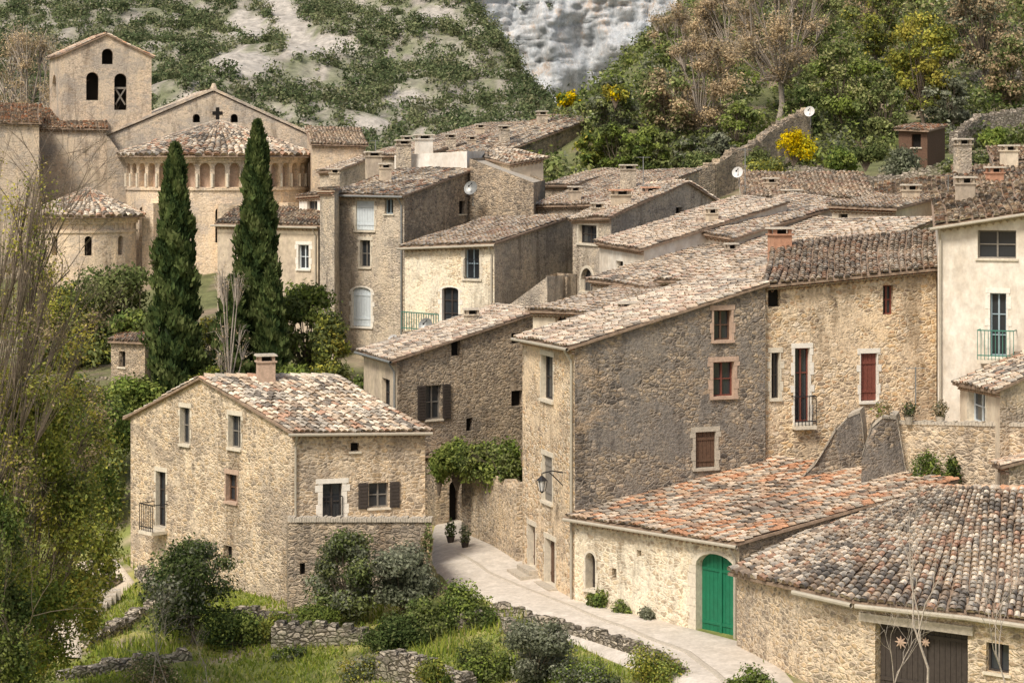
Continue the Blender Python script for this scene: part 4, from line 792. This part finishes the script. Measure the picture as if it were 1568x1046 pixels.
for u,vt,vb,w,d,pal,nn in ((1070,45,250,165,152,G_BR,9000),(1030,-5,170,120,178,G_BR,6000),(1190,-60,190,215,156,G_BR,9000),(1110,-20,120,130,175,G_BR,6000),(1020,95,225,110,151,G_BR+G_SP,4500),(1290,60,215,140,150,G_GR+G_SP,6500),(1412,10,200,150,148,G_YE,8000),(1340,-40,110,120,165,G_YE+G_MED,5000),(1500,-60,120,150,160,G_BR+G_OL,6000),(1250,-40,100,120,172,G_SP,4500),(940,110,235,100,150,G_MED+G_OL,5500),(1550,40,170,120,152,G_MED+G_BR,4500),(880,140,210,75,165,G_SP+G_GR,4000),(1455,110,205,90,146,G_OL,3000),(945,180,260,90,144,G_MED+G_GR,4000),(1350,120,225,90,146,G_MED+G_SP,3500),(40,20,200,200,190,G_BR,7000),(110,60,300,130,176,G_BR,5000),(1100,200,262,60,141,G_OL,2000),(1130,150,240,80,146,G_GR+G_SP,3500),(1230,130,230,80,146,G_MED+G_DK,3500),(1000,190,262,90,143,G_GR+G_MED,4500),(1050,205,262,70,141,G_MED+G_OL,3000),(905,195,262,70,146,G_GR+G_YE,3000)):
    brn=pal is G_BR
    tree('hillside_tree',u,vt,vb,w,d,pal,int(nn*(1.6 if brn else 1.5)),.085 if brn else .12,36,bark='bark_pale' if brn else 'bark',crown=.8,shell=.1,br=.23,extra_tw=8 if brn else 2,trk=.9 if brn else .7)
bush('broom_bush',1215,188,242,70,131,G_BROOM,4500,.08,14); bush('broom_bush',870,138,165,50,160,G_BROOM[:2]+G_GR[:1],1500,.12); bush('broom_bush',942,125,155,40,148,G_YE+G_BROOM[:1],1200,.12)
bush('shrub',1285,222,262,70,128,G_GR,3500,.09); bush('shrub',1385,222,272,100,126,G_OL,4000,.09); bush('shrub',1165,225,262,70,133,G_MED,3000,.09); bush('shrub',1325,215,250,70,130,G_MED,2500,.09);bush('shrub',1520,190,225,50,128,G_GR,1200,.11); bush('shrub',1070,225,262,70,136,G_MED,2500,.09); bush('shrub',1480,225,262,90,118,G_MED+G_OL,3500,.09); bush('shrub',1180,235,275,90,128,G_YE+G_MED,3000,.08)
# ---------------------------------------------------------------- street furniture
def lamp():
    b=B('street_lamp'); f=Fac(pl(880,77),pl(800,82.6)); s=f.su(862); z=f.zv(s,728)
    b.tube('bracket','iron',[f.pt(s,z+.1,0),f.pt(s,z+.18,.4),f.pt(s,z+.12,.75)],.025,6); b.tube('bracket','iron',[f.pt(s,z-.35,0),f.pt(s,z-.1,.25),f.pt(s,z+.12,.5)],.02,6)
    c=np.array(f.pt(s,z,.78)); b.tube('hook','iron',[c+[0,0,.12],c],.02,5); b.tube('lantern_roof','iron',[c+[0,0,.02],c-[0,0,.14]],[.05,.22],6); b.tube('lantern_glass','dish',[c-[0,0,.141],c-[0,0,.5]],[.17,.10],6)
    for k in range(6):
        t=2*math.pi*k/6; b.tube('lantern_frame','iron',[c+[.19*math.cos(t),.19*math.sin(t),-.141],c+[.115*math.cos(t),.115*math.sin(t),-.5]],.012,4)
    b.tube('lantern_base','iron',[c-[0,0,.5],c-[0,0,.58]],[.11,.03],6); b.finish()
lamp()
def dish(u,v,d,r,mat='dish'):
    b=B('satellite_dish'); c=P(u,v,d); ax=nz(np.array([-.4,-.85,.35])); a=nz(np.cross(ax,[0,0,1.]));e=np.cross(ax,a); V=[c];Fc=[]
    for i in range(1,5):
        for j in range(16):
            t=2*math.pi*j/16; rr=r*i/4; V.append(c+(a*math.cos(t)+e*math.sin(t))*rr+ax*(rr*rr/r*.3))
    for j in range(16): Fc.append((0,1+j,1+(j+1)%16))
    for i in range(3):
        for j in range(16): o=1+i*16; Fc.append((o+j,o+(j+1)%16,o+16+(j+1)%16,o+16+j))
    b.add('reflector',mat,V,Fc); b.tube('arm','iron',[c-e*r*.9,c+ax*r*.9],.02,5); b.box('lnb','iron',c+ax*r*.9,(.08,.08,.1)); b.tube('mast','zinc',[c-ax*.05,c-ax*.2,c-ax*.2-[0,0,r*2.2]],.03,6); b.finish()
dish(653,499,105,.36,'zinc'); dish(603,522,107.5,.3); dish(1130,265,116,.3); dish(1240,172,142,.35); dish(722,289,122,.4,'zinc')
def antenna(u,vt,vb,d):
    b=B('tv_antenna'); a,c=P(u,vt,d),P(u,vb,d); b.tube('mast','zinc',[c,a],.025,5); 
    for k in range(6): z=a-[0,0,.05]+np.array([.12*k-.3,0,0]); b.tube('element','zinc',[z-[0,.25,0],z+[0,.25,0]],.01,4)
    b.tube('boom','zinc',[a-[.35,0,.05],a+[.35,0,-.05]],.014,4); b.finish()
antenna(1141,228,296,118); antenna(1402,562,622,80); antenna(1452,268,300,104); antenna(575,215,262,127); antenna(985,240,300,112)
b=B('terrace_railing'); f=Fac(pl(672,105.8),pl(616,107.8)); z=f.zv(1,508)
b.fbox('rail','rail_green',f,0,f.L,z+.85,z+.9,0,.05); b.fbox('rail','rail_green',f,0,f.L,z+.08,z+.12,0,.05)
for i in range(16): s=f.L*i/15; b.fbox('bars','rail_green',f,s-.015,s+.015,z,z+.86,.01,.035)
b.finish()
# ---------------------------------------------------------------- camera, light, sky
cam=bpy.data.cameras.new('camera'); co=link(bpy.data.objects.new('camera',cam)); co.location=(0,0,Z0); co.rotation_euler=(math.radians(90),0,0)
cam.sensor_width=36; cam.lens=36*F/1568; cam.shift_y=-(523-VH)/1568; cam.clip_end=3000; cam.clip_start=.5; sc.camera=co
w=bpy.data.worlds.new('World'); sc.world=w; w.use_nodes=True; nt=w.node_tree; sky=nt.nodes.new('ShaderNodeTexSky'); sky.sky_type='NISHITA'; sky.sun_disc=False
el,az=math.radians(50),math.radians(212)
sky.sun_elevation=el; sky.sun_rotation=az; sky.dust_density=3.; sky.air_density=1.
tint=mixc(nt,1.,sky.outputs[0],(1.10,1.0,.90),'MULTIPLY'); nt.links.new(tint,nt.nodes['Background'].inputs[0]); nt.nodes['Background'].inputs[1].default_value=.15
s=bpy.data.lights.new('sun','SUN'); s.energy=3.4; s.angle=math.radians(15); s.color=(1,.945,.86); so=link(bpy.data.objects.new('sun',s))
dirv=Vector((math.sin(az)*math.cos(el),math.cos(az)*math.cos(el),math.sin(el))); so.rotation_euler=dirv.to_track_quat('Z','Y').to_euler(); so.location=(0,0,80)
sc.view_settings.view_transform='Standard'; sc.view_settings.look='None'; sc.view_settings.exposure=0
